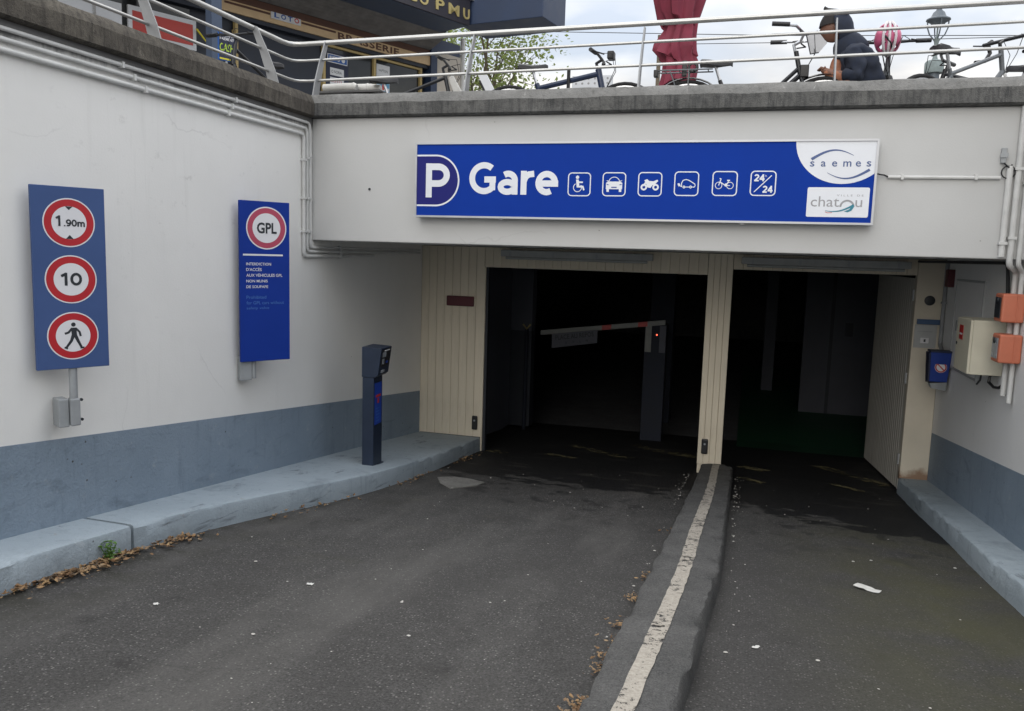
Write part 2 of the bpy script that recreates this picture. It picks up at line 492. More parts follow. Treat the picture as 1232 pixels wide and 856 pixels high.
pm('lamp_stone', (0.20, 0.24, 0.24), 0.2, 9, 0.8)
pm('cafe_dark', (0.016, 0.022, 0.036), 0.2, 4, 0.5)
pm('cafe_blue', (0.020, 0.038, 0.085), 0.10, 3, 0.55)
pm('cafe_fascia', (0.028, 0.026, 0.036), 0.15, 3, 0.5)
pm('cafe_soffit', (0.060, 0.085, 0.135), 0.10, 3, 0.6)
pm('slat_grey', (0.16, 0.155, 0.15), 0.25, 6, 0.75, 0, 0.3, 30)
pm('cafe_cream', (0.62, 0.45, 0.26), 0.08, 6, 0.6)
pm('cafe_brown', (0.10, 0.045, 0.028), 0.15, 8, 0.6)
pm('gold', (0.56, 0.46, 0.20), 0.1, 12, 0.4, 0.35)
pm('cafe_gold_frame', (0.46, 0.35, 0.15), 0.1, 12, 0.5)
pm('beige_render', (0.48, 0.44, 0.38), 0.06, 3, 0.85, 0, 0.15, 40)
pm('upper_render', (0.34, 0.32, 0.29), 0.08, 2, 0.85, 0, 0.15, 40)
pm('poster_white', (0.66, 0.68, 0.70), 0.05, 12, 0.5)
pm('poster_sky', (0.13, 0.36, 0.56), 0.25, 9, 0.5)
pm('poster_red', (0.55, 0.05, 0.04), 0.1, 9, 0.5)
pm('poster_blue', (0.02, 0.10, 0.36), 0.1, 9, 0.5)
pm('panel_red', (0.46, 0.055, 0.045), 0.06, 3, 0.5)
pm('panel_white', (0.60, 0.62, 0.65), 0.06, 3, 0.5)
pm('cash_green', (0.42, 0.60, 0.04), 0.05, 9, 0.5)
pm('tape_yellow', (0.62, 0.55, 0.03), 0.05, 9, 0.5)
pm('canvas_white', (0.55, 0.54, 0.51), 0.10, 10, 0.85, 0, 0.3, 60)
pm('veil_panel', (0.52, 0.52, 0.53), 0.05, 6, 0.6)
pm('table_metal', (0.10, 0.10, 0.10), 0.1, 6, 0.5, 0.5)


def glass_dark():
    t = NT('cafe_glass')
    n = t.noise(1.5, 3)
    t.base(t.mix(t.rng(n, 0.3, 0.7), (0.012, 0.014, 0.016), (0.045, 0.045, 0.040)))
    t.rough(0.06)
    t.b.inputs['Specular IOR Level'].default_value = 0.5


glass_dark()


def leaf_mat(name, cols, transl=0.0, vs=9.0):
    t = NT(name)
    n = t.voro(vs, out='Color')
    s = t.n.new('ShaderNodeSeparateColor'); t.l.new(n, s.inputs[0])
    r = t.n.new('ShaderNodeValToRGB')
    e = r.color_ramp.elements
    e[0].color = (*cols[0], 1); e[1].color = (*cols[-1], 1)
    for i, c in enumerate(cols[1:-1]):
        k = e.new((i + 1) / (len(cols) - 1)); k.color = (*c, 1)
    t.l.new(s.outputs[0], r.inputs['Fac'])
    t.base(r.outputs[0])
    t.rough(0.75)
    if transl:
        tr = t.n.new('ShaderNodeBsdfTranslucent')
        t.l.new(r.outputs[0], tr.inputs['Color'])
        mx = t.n.new('ShaderNodeMixShader'); mx.inputs[0].default_value = transl
        t.l.new(t.b.outputs[0], mx.inputs[1]); t.l.new(tr.outputs[0], mx.inputs[2])
        t.l.new(mx.outputs[0], t.n['Material Output'].inputs[0])


leaf_mat('dry_leaves', [(0.07, 0.04, 0.02), (0.20, 0.11, 0.05), (0.36, 0.24, 0.12), (0.15, 0.08, 0.035), (0.28, 0.20, 0.12), (0.05, 0.03, 0.018)], 0.0, 28.0)
leaf_mat('tree_leaves', [(0.14, 0.19, 0.05), (0.26, 0.31, 0.10), (0.18, 0.23, 0.07)], 0.6)

# ------------------------------------------------------------------ mesh helpers


class MB:
    def __init__(self):
        self.v, self.f = [], []

    def add(self, vs, fs):
        o = len(self.v)
        self.v += [tuple(p) for p in vs]
        self.f += [tuple(o + i for i in q) for q in fs]
        return self

    def box(self, x0, y0, z0, x1, y1, z1):
        x0, x1 = sorted((x0, x1)); y0, y1 = sorted((y0, y1)); z0, z1 = sorted((z0, z1))
        v = [(x, y, z) for z in (z0, z1) for y in (y0, y1) for x in (x0, x1)]
        return self.add(v, [(0, 2, 3, 1), (4, 5, 7, 6), (0, 1, 5, 4), (2, 6, 7, 3), (0, 4, 6, 2), (1, 3, 7, 5)])

    def hexa(self, v):
        """8 corners: bottom ring 0-3 then top ring 4-7, both counter-clockwise seen from above"""
        return self.add(v, [(3, 2, 1, 0), (4, 5, 6, 7), (0, 1, 5, 4), (1, 2, 6, 5), (2, 3, 7, 6), (3, 0, 4, 7)])

    def tube(self, pts, r, n=10, caps=True):
        pts = [Vector(p) for p in pts]
        rr = r if isinstance(r, (list, tuple)) else [r] * len(pts)
        rings, prev = [], None
        for i, p in enumerate(pts):
            if i == 0:
                t = pts[1] - p
            elif i == len(pts) - 1:
                t = p - pts[i - 1]
            else:
                t = (pts[i + 1] - p).normalized() + (p - pts[i - 1]).normalized()
            t.normalize()
            if prev is None:
                a = t.cross(Vector((0, 0, 1)))
                if a.length < 1e-3:
                    a = t.cross(Vector((0, 1, 0)))
            else:
                a = prev - t * prev.dot(t)
                if a.length < 1e-4:
                    a = t.cross(Vector((0, 1, 0)))
            a.normalize(); prev = a
            b = t.cross(a)
            k = 1.0
            if 0 < i < len(pts) - 1:
                c = max(0.5, t.dot((pts[i + 1] - p).normalized()))
                k = 1.0 / c
            rings.append([p + (a * math.cos(2 * math.pi * j / n) + b * math.sin(2 * math.pi * j / n)) * rr[i] * (k if k < 1.2 else 1.1) for j in range(n)])
        vs = [q for g in rings for q in g]
        fs = [(i * n + j, i * n + (j + 1) % n, (i + 1) * n + (j + 1) % n, (i + 1) * n + j) for i in range(len(pts) - 1) for j in range(n)]
        if caps:
            fs += [tuple(reversed(range(n))), tuple((len(pts) - 1) * n + j for j in range(n))]
        return self.add(vs, fs)

    def prism(self, poly, axis, a, b):
        """polygon of 2-D points extruded along an axis ('x': (y,z), 'y': (x,z), 'z': (x,y))"""
        n = len(poly)

        def P(p, k):
            return (k, p[0], p[1]) if axis == 'x' else (p[0], k, p[1]) if axis == 'y' else (p[0], p[1], k)
        vs = [P(p, a) for p in poly] + [P(p, b) for p in poly]
        fs = [(i, (i + 1) % n, n + (i + 1) % n, n + i) for i in range(n)] + [tuple(reversed(range(n))), tuple(range(n, 2 * n))]
        return self.add(vs, fs)

    def lathe(self, prof, c, n=20, axis='z'):
        vs, fs = [], []
        for (r, h) in prof:
            for j in range(n):
                a = 2 * math.pi * j / n
                q = (r * math.cos(a), r * math.sin(a))
                p = (q[0], q[1], h) if axis == 'z' else (q[0], h, q[1]) if axis == 'y' else (h, q[0], q[1])
                vs.append((p[0] + c[0], p[1] + c[1], p[2] + c[2]))
        m = len(prof)
        fs = [(i * n + j, i * n + (j + 1) % n, (i + 1) * n + (j + 1) % n, (i + 1) * n + j) for i in range(m - 1) for j in range(n)]
        fs += [tuple(range(n)), tuple((m - 1) * n + j for j in range(n))]
        return self.add(vs, fs)

    def ring(self, c, R_, r, axis='y', n=32, m=8):
        vs, fs = [], []
        for i in range(n):
            a = 2 * math.pi * i / n
            for j in range(m):
                b = 2 * math.pi * j / m
                rad = R_ + r * math.cos(b)
                u, w, h = rad * math.cos(a), rad * math.sin(a), r * math.sin(b)
                p = (u, h, w) if axis == 'y' else (u, w, h) if axis == 'z' else (h, u, w)
                vs.append((c[0] + p[0], c[1] + p[1], c[2] + p[2]))
        fs = [(i * m + j, ((i + 1) % n) * m + j, ((i + 1) % n) * m + (j + 1) % m, i * m + (j + 1) % m) for i in range(n) for j in range(m)]
        return self.add(vs, fs)

    def build(self, name, mat, parent=None, smooth=False, bevel=0.0, seg=2):
        me = bpy.data.meshes.new(name)
        me.from_pydata(self.v, [], self.f)
        bm = bmesh.new(); bm.from_mesh(me)
        bmesh.ops.recalc_face_normals(bm, faces=bm.faces)
        bm.to_mesh(me); bm.free()
        return link_mesh(name, me, mat, parent, smooth, bevel, seg)


def link_mesh(name, me, mat, parent=None, smooth=False, bevel=0.0, seg=2):
    if mat:
        me.materials.append(MATS[mat])
    if smooth:
        me.polygons.foreach_set('use_smooth', [True] * len(me.polygons))
        try:
            me.set_sharp_from_angle(angle=R(40))
        except Exception:
            pass
    o = bpy.data.objects.new(name, me)
    COL.objects.link(o)
    if parent:
        o.parent = parent
    if bevel:
        b = o.modifiers.new('bevel', 'BEVEL'); b.width = bevel; b.segments = seg; b.limit_method = 'ANGLE'
    return o


def tag(o, label=None, cat=None, group=None, kind=None):
    if label: o['label'] = label
    if cat: o['category'] = cat
    if group: o['group'] = group
    if kind: o['kind'] = kind
    return o


def thing(name, label, cat, loc=(0, 0, 0), rz=0.0, group=None):
    o = bpy.data.objects.new(name, None)
    o.empty_display_size = 0.1
    COL.objects.link(o)
    o.location = loc; o.rotation_euler = (0, 0, rz)
    return tag(o, label, cat, group)


class Flat:
    """flat print, front towards -Y, each shape a hair in front of the one before it"""

    def __init__(self, y=-0.002):
        self.mb = MB(); self.y = y; self.k = 0

    def poly(self, pts):
        self.k += 1
        y = self.y - 0.00012 * self.k
        n = len(pts)
        self.mb.add([(p[0], y, p[1]) for p in pts], [tuple(range(n))])
        return self

    def disc(self, x, z, r, n=28, rz=None):
        return self.poly([(x + r * math.cos(2 * math.pi * i / n), z + (rz or r) * math.sin(2 * math.pi * i / n)) for i in range(n)])

    def annulus(self, x, z, r0, r1, a0=0, a1=360, n=40):
        self.k += 1
        y = self.y - 0.00012 * self.k
        vs, fs = [], []
        for i in range(n + 1):
            a = R(a0 + (a1 - a0) * i / n)
            for r in (r0, r1):
                vs.append((x + r * math.cos(a), y, z + r * math.sin(a)))
        fs = [(2 * i, 2 * i + 1, 2 * i + 3, 2 * i + 2) for i in range(n)]
        self.mb.add(vs, fs)
        return self

    def strip(self, pts, w):
        """ribbon of given width(s) along points"""
        self.k += 1
        y = self.y - 0.00012 * self.k
        ww = w if isinstance(w, (list, tuple)) else [w] * len(pts)
        vs = []
        for i, p in enumerate(pts):
            a = pts[max(0, i - 1)]; b = pts[min(len(pts) - 1, i + 1)]
            dx, dz = b[0] - a[0], b[1] - a[1]
            L = math.hypot(dx, dz) or 1
            nx, nz = -dz / L * ww[i] / 2, dx / L * ww[i] / 2
            vs += [(p[0] + nx, y, p[1] + nz), (p[0] - nx, y, p[1] - nz)]
        self.mb.add(vs, [(2 * i, 2 * i + 1, 2 * i + 3, 2 * i + 2) for i in range(len(pts) - 1)])
        return self

    def rrect_ring(self, x, z, hw, hh, rad, w):
        out = rrect(x, z, hw, hh, rad); inn = rrect(x, z, hw - w, hh - w, rad - w)
        self.k += 1
        y = self.y - 0.00012 * self.k
        n = len(out)
        self.mb.add([(p[0], y, p[1]) for p in out + inn], [(i, (i + 1) % n, n + (i + 1) % n, n + i) for i in range(n)])
        return self

    def build(self, name, mat, parent):
        return self.mb.build(name, mat, parent)


def rrect(x, z, hw, hh, rad, n=6):
    pts = []
    for cx, cz, a0 in ((x + hw - rad, z + hh - rad, 0), (x - hw + rad, z + hh - rad, 90), (x - hw + rad, z - hh + rad, 180), (x + hw - rad, z - hh + rad, 270)):
        for i in range(n + 1):
            a = R(a0 + 90 * i / n)
            pts.append((cx + rad * math.cos(a), cz + rad * math.sin(a)))
    return pts


def text(body, x0, z0, w, h, y, mat, parent, name='lettering', bold=0.0, spacing=1.0, shear=0.0, depth=0.0):
    """lettering fitted to the rectangle x0..x0+w, z0..z0+h in the XZ plane, front towards -Y"""
    cu = bpy.data.curves.new('text', 'FONT')
    cu.body = body; cu.size = 1.0; cu.offset = bold; cu.space_character = spacing; cu.shear = shear
    cu.resolution_u = 3
    if depth: cu.extrude = depth
    o = bpy.data.objects.new('text', cu)
    COL.objects.link(o)
    dg = bpy.context.evaluated_depsgraph_get()
    me = bpy.data.meshes.new_from_object(o.evaluated_get(dg))
    bpy.data.objects.remove(o)
    bpy.data.curves.remove(cu)
    xs = [v.co.x for v in me.vertices]; zs = [v.co.y for v in me.vertices]
    ax, bx, az, bz = min(xs), max(xs), min(zs), max(zs)
    sx = w / (bx - ax); sz = h / (bz - az) if h else sx
    if w == 0: sx = sz
    for v in me.vertices:
        X, Y, Zz = v.co
        v.co = (x0 + (X - ax) * sx, y - Zz, z0 + (Y - az) * sz)
    me.name = name
    return link_mesh(name, me, mat, parent)


def arc(cx, cz, rx, rz, a0, a1, n=22):
    return [(cx + rx * math.cos(R(a0 + (a1 - a0) * i / n)), cz + rz * math.sin(R(a0 + (a1 - a0) * i / n))) for i in range(n + 1)]


GLYPH = {   # stroke skeletons, cap height 1: (advance, [centre lines])
    'P': (0.70, [[(0.10, 0), (0.10, 1.0)], [(0.10, 0.90), (0.36, 0.90)] + arc(0.36, 0.655, 0.235, 0.245, 85, -85, 14) + [(0.36, 0.41), (0.10, 0.41)]]),
    'G': (0.86, [arc(0.46, 0.5, 0.36, 0.40, 50, 312, 30), [(0.715, 0.13), (0.715, 0.52)], [(0.815, 0.46), (0.47, 0.46)]]),
    'a': (0.66, [arc(0.30, 0.235, 0.20, 0.15, 0, 360), [(0.52, 0), (0.52, 0.42)] + arc(0.32, 0.44, 0.20, 0.20, 0, 125, 10)]),
    'r': (0.46, [[(0.12, 0), (0.12, 0.73)], [(0.12, 0.40), (0.17, 0.54), (0.27, 0.62), (0.42, 0.64)]]),
    'e': (0.66, [arc(0.33, 0.36, 0.24, 0.275, 0, 300), [(0.10, 0.345), (0.66, 0.345)]]),
    '1': (0.50, [[(0.30, 0), (0.30, 1.0)], [(0.34, 0.94), (0.06, 0.74)]]),
    '0': (0.66, [arc(0.32, 0.5, 0.23, 0.40, 0, 360, 30)]),
    '9': (0.66, [arc(0.32, 0.66, 0.22, 0.25, 0, 360), [(0.54, 0.66), (0.53, 0.40), (0.44, 0.17), (0.28, 0.10), (0.10, 0.12)]]),
    'm': (1.02, [[(0.12, 0), (0.12, 0.72)], arc(0.30, 0.44, 0.18, 0.19, 160, 0, 10) + [(0.48, 0)], arc(0.66, 0.44, 0.18, 0.19, 160, 0, 10) + [(0.84, 0)]]),
    '.': (0.26, [[(0.11, 0.0), (0.11, 0.17)]]),
    '2': (0.64, [arc(0.31, 0.68, 0.21, 0.22, 165, -35, 14) + [(0.10, 0.10)], [(0.02, 0.10), (0.58, 0.10)]]),
    '4': (0.68, [[(0.46, 0), (0.46, 1.0)], [(0.46, 0.90), (0.10, 0.34)], [(0.03, 0.30), (0.64, 0.30)]]),
}


def glyphs(body, x0, z0, w, h, sw, y, mat, parent, name='letter'):
    """bold sans letters drawn as strokes; h = cap height, w = total width"""
    adv = sum(GLYPH[c][0] for c in body)
    k = w / adv
    x = x0
    for c in body:
        a, strokes = GLYPH[c]
        f = Flat(y)
        for st in strokes:
            f.strip([(x + p[0] * k, z0 + p[1] * h) for p in st], sw)
        f.build(name, mat, parent)
        x += a * k


RS, RY = 0.102, 2.668


def gz(y):
    return (RY - y) * RS


# ================================================================== THE SETTING
XL, XR = -3.49, 2.444
YB = -29.5

# ramp (with gentle unevenness), reaches through the doors into the garage
mb = MB()
ys = [YB + i * (YB * -1 - 8) / 12 for i in range(12)] + [-8 + i * 0.4 for i in range(36)]
ys = sorted(set([round(y, 3) for y in ys] + [6.4]))
xs = [XL - 0.3 + i * (XR - XL + 0.6) / 16 for i in range(17)]
rnd = random.Random(3)
for y in ys:
    for x in xs:
        mb.v.append((x, y, gz(y) + rnd.uniform(-0.004, 0.004)))
nx = len(xs)
for j in range(len(ys) - 1):
    for i in range(nx - 1):
        mb.f.append((j * nx + i, j * nx + i + 1, (j + 1) * nx + i + 1, (j + 1) * nx + i))
ramp = mb.build('ramp_road', 'asphalt', smooth=True)
tag(ramp, kind='structure')

# street level all round the ramp, out to the horizon
DZ = 3.33
mb = MB()
mb.add([(-900, -900, DZ), (900, -900, DZ), (900, YB, DZ), (-900, YB, DZ)], [(0, 1, 2, 3)])
mb.add([(-900, YB, DZ), (XL - 0.25, YB, DZ), (XL - 0.25, 0.2, DZ), (-900, 0.2, DZ)], [(0, 1, 2, 3)])
mb.add([(XR + 0.25, YB, DZ), (900, YB, DZ), (900, 0.2, DZ), (XR + 0.25, 0.2, DZ)], [(0, 1, 2, 3)])
mb.add([(-900, 0.2, DZ), (900, 0.2, DZ), (900, 900, DZ), (-900, 900, DZ)], [(0, 1, 2, 3)])
deck = mb.build('upper_pavement', 'deck_paving')
tag(deck, kind='structure')

# garage inside: floor, walls and ceiling, unlit
mb = MB().box(-8, 2.9, gz(6.4) - 0.3, 7, 24, gz(6.4) - 0.012)
tag(mb.build('garage_floor', 'garage_concrete'), kind='structure')
mb = MB().add([(0.42, 5.55, gz(5.55) + 0.009), (3.6, 5.55, gz(5.55) + 0.009), (3.6, 6.4, gz(6.4) + 0.009), (0.42, 6.4, gz(6.4) + 0.009)], [(0, 1, 2, 3)])
mb.add([(0.42, 6.4, gz(6.4) + 0.009), (3.6, 6.4, gz(6.4) + 0.009), (3.6, 16, gz(6.4) + 0.009), (0.42, 16, gz(6.4) + 0.009)], [(0, 1, 2, 3)])
tag(mb.build('green_floor_paint', 'garage_green'), kind='structure')
mb = MB()
mb.box(-8, 2.76, 2.55, 7, 24, 2.8)
tag(mb.build('garage_ceiling', 'garage_concrete'), kind='structure')
mb = MB()
mb.box(-8.3, 2.76, -0.6, -8.0, 24, 2.55)
mb.box(7.0, 2.76, -0.6, 7.3, 24, 2.55)
mb.box(-8.3, 24, -0.6, 7.3, 24.3, 2.55)
mb.box(-8.0, 2.72, -0.6, XL - 0.02, 2.9, 2.55)
mb.box(XR + 0.02, 2.72, -0.6, 7.0, 2.9, 2.55)
g_wall = mb.build('garage_wall', 'garage_concrete')
tag(g_wall, kind='structure')


def kerb_pts():
    """edge of the left platform: straight, then swelling out to the door jamb"""
    key = [(-3.125, -2.80), (-3.075, -2.3), (-2.985, -1.8), (-2.875, -1.3), (-2.765, -0.8), (-2.685, -0.3), (-2.635, 0.3), (-2.622, 1.0), (-2.64, 1.8), (-2.662, 2.664)]
    out = []
    for i in range(len(key) - 1):
        p0 = key[max(0, i - 1)]; p1 = key[i]; p2 = key[i + 1]; p3 = key[min(len(key) - 1, i + 2)]
        for k in range(4):
            t = k / 4
            f = [0.5 * (2 * p1[a] + (p2[a] - p0[a]) * t + (2 * p0[a] - 5 * p1[a] + 4 * p2[a] - p3[a]) * t * t + (-p0[a] + 3 * p1[a] - 3 * p2[a] + p3[a]) * t ** 3) for a in (0, 1)]
            out.append(tuple(f))
    return out + [key[-1]]


def kerb_mesh(edge, xwall, h, sgn, name, parent=None):
    """kerb between a wall and a run of edge points: sloping top, rounded nose, slightly uneven face"""
    rk = random.Random(int(abs(edge[0][1]) * 1000) + 5)
    mb = MB()
    prof = [(0.0, -0.06), (0.0, 0.05), (0.0, h - 0.022), (-0.006, h - 0.005), (-0.020, h), (-0.07, h + 0.001)]
    m = len(prof) + 1
    fine = []
    for a_, b_ in zip(edge[:-1], edge[1:]):
        n_ = max(1, int(abs(b_[1] - a_[1]) / 0.045)) if abs(a_[1]) < 6 else 1
        fine += [(a_[0] + (b_[0] - a_[0]) * q / n_, a_[1] + (b_[1] - a_[1]) * q / n_) for q in range(n_)]
    edge = fine + [edge[-1]]
    chip = 0.0
    for (ex, ey) in edge:
        chip = chip * 0.5 + (rk.uniform(0.005, 0.026) if rk.random() < 0.07 else 0.0)
        j = [rk.uniform(-0.0022, 0.0022) for _ in prof]
        for k_, ((dx, dz), q) in enumerate(zip(prof, j)):
            e = chip if k_ in (3, 4) else chip * 0.4 if k_ == 2 else 0.0
            mb.v.append((ex + sgn * (dx + q - e), ey, gz(ey) + dz + q * 0.5 - e * 0.8))
        mb.v.append((xwall, ey, gz(ey) + h + 0.004))
    for i in range(len(edge) - 1):
        for k in range(m - 1):
            mb.f.append((i * m + k, i * m + k + 1, (i + 1) * m + k + 1, (i + 1) * m + k))
    for i in (0, len(edge) - 1):
        y = edge[i][1]
        mb.v.append((xwall, y, gz(y) - 0.06))
        mb.f.append(tuple([i * m + k for k in range(m)] + [len(mb.v) - 1]))
    return mb.build(name, 'kerb_paint', parent, smooth=True)


kroot = bpy.data.objects.new('left_kerb', None); COL.objects.link(kroot); tag(kroot, kind='structure')
straight = [(-3.12, -20 + i * 0.3) for i in range(58)]
straight = [p for p in straight if p[1] < -2.85] + [(-3.12, -2.832)]
kerb_mesh(straight, XL - 0.02, 0.17, 1, 'kerb_run', kroot)
kerb_mesh(kerb_pts(), XL - 0.02, 0.17, 1, 'platform', kroot)
MB().box(XL, -2.832, gz(-2.8) - 0.1, -3.16, -2.80, gz(-2.8) + 0.14).build('joint_filler', 'rubber', kroot)
rk_edge = [(2.1455, -20 + i * 0.3) for i in range(75)] + [(2.1455, 2.66)]
rk_edge = [(x + 0.006 * math.sin(y * 3.1), y) for x, y in rk_edge]
rkerb = kerb_mesh(rk_edge, XR + 0.02, 0.171, -1, 'right_kerb')
tag(rkerb, kind='structure')

# ------------------------------------------------------------------ left retaining wall
lw = thing('retaining_wall', 'long white retaining wall with blue-grey base carrying the two blue signs', 'wall', (XL, 0, 0))
mb = MB().prism([(YB, gz(YB) - 0.3), (2.72, gz(2.72) - 0.4), (2.72, 3.65), (YB, 3.65)], 'x', -0.25, 0.0)
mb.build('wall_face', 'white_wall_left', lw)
mb = MB().prism([(YB, gz(YB) + 0.1), (2.66, gz(2.66) + 0.1), (2.66, gz(2.66) + 0.705), (YB, gz(YB) + 0.705)], 'x', -0.01, 0.0035)
mb.build('painted_base', 'blue_grey_paint', lw)


def coping(name, axis, a, b, face, back, z0, z1, mat, parent, flip=1, seed=1, lip='coping_lip_grey'):
    """worn cast coping: rough vertical face, chamfered top edge, drip recess below"""
    rr = random.Random(seed)
    n = max(2, int((b - a) / 0.16))
    zc = z0 + (z1 - z0) * 0.58
    for part, prof, mt in (('coping', [(back, z0), (face + flip * 0.03, z0), (face, z0 + 0.012), (face, z0 + 0.07), (face, zc)], mat),
                           ('coping_lip', [(face, zc), (face + flip * 0.012, zc + 0.035), (face + flip * 0.035, z1 - 0.008), (face + flip * 0.06, z1), (back, z1)], lip)):
        rr2 = random.Random(seed)
        mb = MB(); m = len(prof)
        for i in range(n + 1):
            t = a + (b - a) * i / n
            je = rr2.uniform(-0.005, 0.005)
            for k, (p, z) in enumerate(prof):
                j = rr.uniform(-0.005, 0.005) if abs(p - back) > 0.01 else 0
                zz = z + (rr.uniform(-0.005, 0.005) if part == 'coping_lip' and 0 < k < 4 else 0)
                if abs(z - zc) < 1e-6:
                    j, zz = je, z + je * 1.6
                mb.v.append((p + j, t, zz) if axis == 'y' else (t, p + j, zz))
        for i in range(n):
            for k in range(m - 1):
                mb.f.append((i * m + k, i * m + k + 1, (i + 1) * m + k + 1, (i + 1) * m + k))
        mb.f.append(tuple(range(m))); mb.f.append(tuple(n * m + k for k in range(m)))
        o = mb.build(part, mt, parent, smooth=True)


coping('coping', 'y', YB, -0.085, 0.07, -0.33, 3.65, 3.852, 'coping_concrete_brown', lw, -1, 11, 'coping_concrete_brown')

# ------------------------------------------------------------------ right retaining wall
rw = thing('retaining_wall', 'white side wall with blue-grey base to the right of the exit lane', 'wall', (XR, 0, 0))
mb = MB().prism([(YB, gz(YB) - 0.3), (2.72, gz(2.72) - 0.4), (2.72, 3.65), (YB, 3.65)], 'x', 0.0, 0.25)
mb.build('wall_face', 'white_wall_right', rw)
mb = MB().prism([(YB, gz(YB) + 0.1), (2.66, gz(2.66) + 0.1), (2.66, gz(2.66) + 0.70), (YB, gz(YB) + 0.70)], 'x', -0.0035, 0.01)
mb.build('painted_base', 'blue_grey_paint', rw)
coping('coping', 'y', YB, -0.085, -0.07, 0.33, 3.65, 3.852, 'coping_concrete', rw, 1, 12)

# ------------------------------------------------------------------ white lintel over both doors
ln = thing('entrance_lintel', 'wide white concrete lintel above both garage doors under a stained coping', 'wall', (0, 0, 0))
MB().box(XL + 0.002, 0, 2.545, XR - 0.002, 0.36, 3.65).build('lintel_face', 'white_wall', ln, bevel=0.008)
MB().box(XL + 0.002, 0.362, 2.55, XR - 0.002, 2.75, 2.75).build('soffit_slab', 'white_wall_right', ln)
coping('coping', 'x', XL - 0.32, XR + 0.32, -0.08, 0.26, 3.652, 3.854, 'coping_concrete', ln, 1, 13)
MB().lathe([(0.012, 0), (0.012, -0.004)], (-2.905, 0, 3.017), 10, 'y').build('plug_hole', 'ink_dark', ln)

# ------------------------------------------------------------------ cream board cladding round the doors
BY = RY                         # front plane of the boards


def board_row(parent, x0, x1, z0, z1, n, mat='cream_boards', y=BY):
    w = (x1 - x0) / n
    cache = {}
    for i in range(n):
        a, b = -w / 2 + 0.0010, w / 2 - 0.0010
        key = (round(w, 4), round(z1 - z0, 4))
        h = z1 - z0
        if key not in cache:
            mb = MB().prism([(a, 0.024), (a, 0.004), (a + 0.0035, 0.0), (b - 0.0035, 0.0), (b, 0.004), (b, 0.024)], 'z', 0, h)
            o = mb.build('board', mat, parent)
            cache[key] = o.data
        else:
            o = bpy.data.objects.new('board', cache[key]); COL.objects.link(o); o.parent = parent
        o.location = (x0 + w * (i + 0.5), y + random.uniform(0, 0.0025), z0)


cl = thing('board_cladding', 'cream vertical board cladding left of the dark entrance lane', 'cladding', (0, 0, 0))
board_row(cl, XL + 0.002, -2.66, 0.178, 2.543, 8)
MB().box(XL + 0.002, BY + 0.026, 0.1, -2.662, BY + 0.085, 2.543).build('backing', 'door_frame_dark', cl)
MB().box(-2.665, BY + 0.001, 0.0, -2.645, BY + 0.09, 2.299).build('jamb_trim', 'cream_boards', cl)
MB().box(-2.648, BY + 0.03, -0.02, -2.615, BY + 0.10, 2.299).build('steel_jamb', 'door_frame_dark', cl)
hd = thing('board_header', 'cream board header spanning above the wide dark entrance lane', 'cladding', (0, 0, 0))
board_row(hd, -2.658, -0.002, 2.302, 2.543, 25)
MB().box(-2.658, BY + 0.026, 2.302, -0.002, BY + 0.085, 2.543).build('backing', 'door_frame_dark', hd)
pl = thing('board_pillar', 'slim cream board pillar between the two garage lanes', 'pillar', (0, 0, 0))
board_row(pl, 0.0, 0.274, 0.112, 2.543, 4)
MB().box(0.004, BY + 0.026, -0.05, 0.27, BY + 0.13, 2.543).build('backing', 'cream_boards', pl)
hr = thing('board_header', 'narrow cream board header above the right-hand lane', 'cladding', (0, 0, 0))
board_row(hr, 0.276, 2.163, 2.374, 2.543, 18)
MB().box(0.276, BY + 0.026, 2.374, 2.163, BY + 0.085, 2.543).build('backing', 'door_frame_dark', hr)
cc = thing('end_column', 'plain cream column with rusty foot beside the right wall', 'pillar', (0, 0, 0))
MB().box(2.165, BY, 0.14, XR - 0.002, BY + 0.12, 2.543).build('column_shaft', 'column_cream', cc, bevel=0.006)
MB().lathe([(0.052, 0), (0.052, -0.008), (0.044, -0.012), (0.0, -0.009)], (2.302, BY, 2.114), 22, 'y').build('round_vent', 'ink_dark', cc, smooth=True)

lf = thing('open_door_leaf', 'cream ribbed door leaf folded back inside the right-hand lane', 'door', (2.172, 2.80, 0))
nlf, Llf = 22, 2.66
me0 = None
for i in range(nlf):
    w = Llf / nlf
    ya = i * w + 0.003; yb = (i + 1) * w - 0.003
    z0 = gz(2.80 + ya) + 0.03
    mb = MB().prism([(0.03, ya), (0.008, ya), (0, ya + 0.012), (0, yb - 0.012), (0.008, yb), (0.03, yb)], 'z', z0, 2.34)
    mb.build('board', 'leaf_boards', lf)
MB().box(0.031, 0.0, gz(5.4), 0.06, Llf, 2.34).build('leaf_frame', 'door_frame_dark', lf)
MB().box(-0.006, -0.03, 0.02, 0.05, -0.002, 2.35).build('edge_strip', 'leaf_boards', lf)
for z in (0.30, 1.2, 2.1):
    MB().lathe([(0.014, z), (0.014, z + 0.12)], (-0.012, -0.03, 0), 10).build('hinge', 'bracket_grey', lf, smooth=True)

# ------------------------------------------------------------------ central divider with painted line
dv = thing('lane_divider', 'dark concrete divider with worn white line between the lanes', 'kerb', (0, 0, 0))
rd = random.Random(21)
prof = [(0.0, -0.05), (0.008, 0.05), (0.016, 0.112), (0.034, 0.126), (0.12, 0.130), (0.21, 0.132), (0.29, 0.131), (0.372, 0.129), (0.386, 0.112), (0.391, 0.03), (0.396, -0.05)]


def div_x(y, u):
    """the divider narrows and drifts a little to the left towards the street"""
    l = max(-0.075, 0.018 + 0.019 * min(y, 1.4)); r = 0.415 if y > -1.7 else max(0.26, 0.415 + 0.045 * (y + 1.7))
    return l + (r - l) * u / 0.396


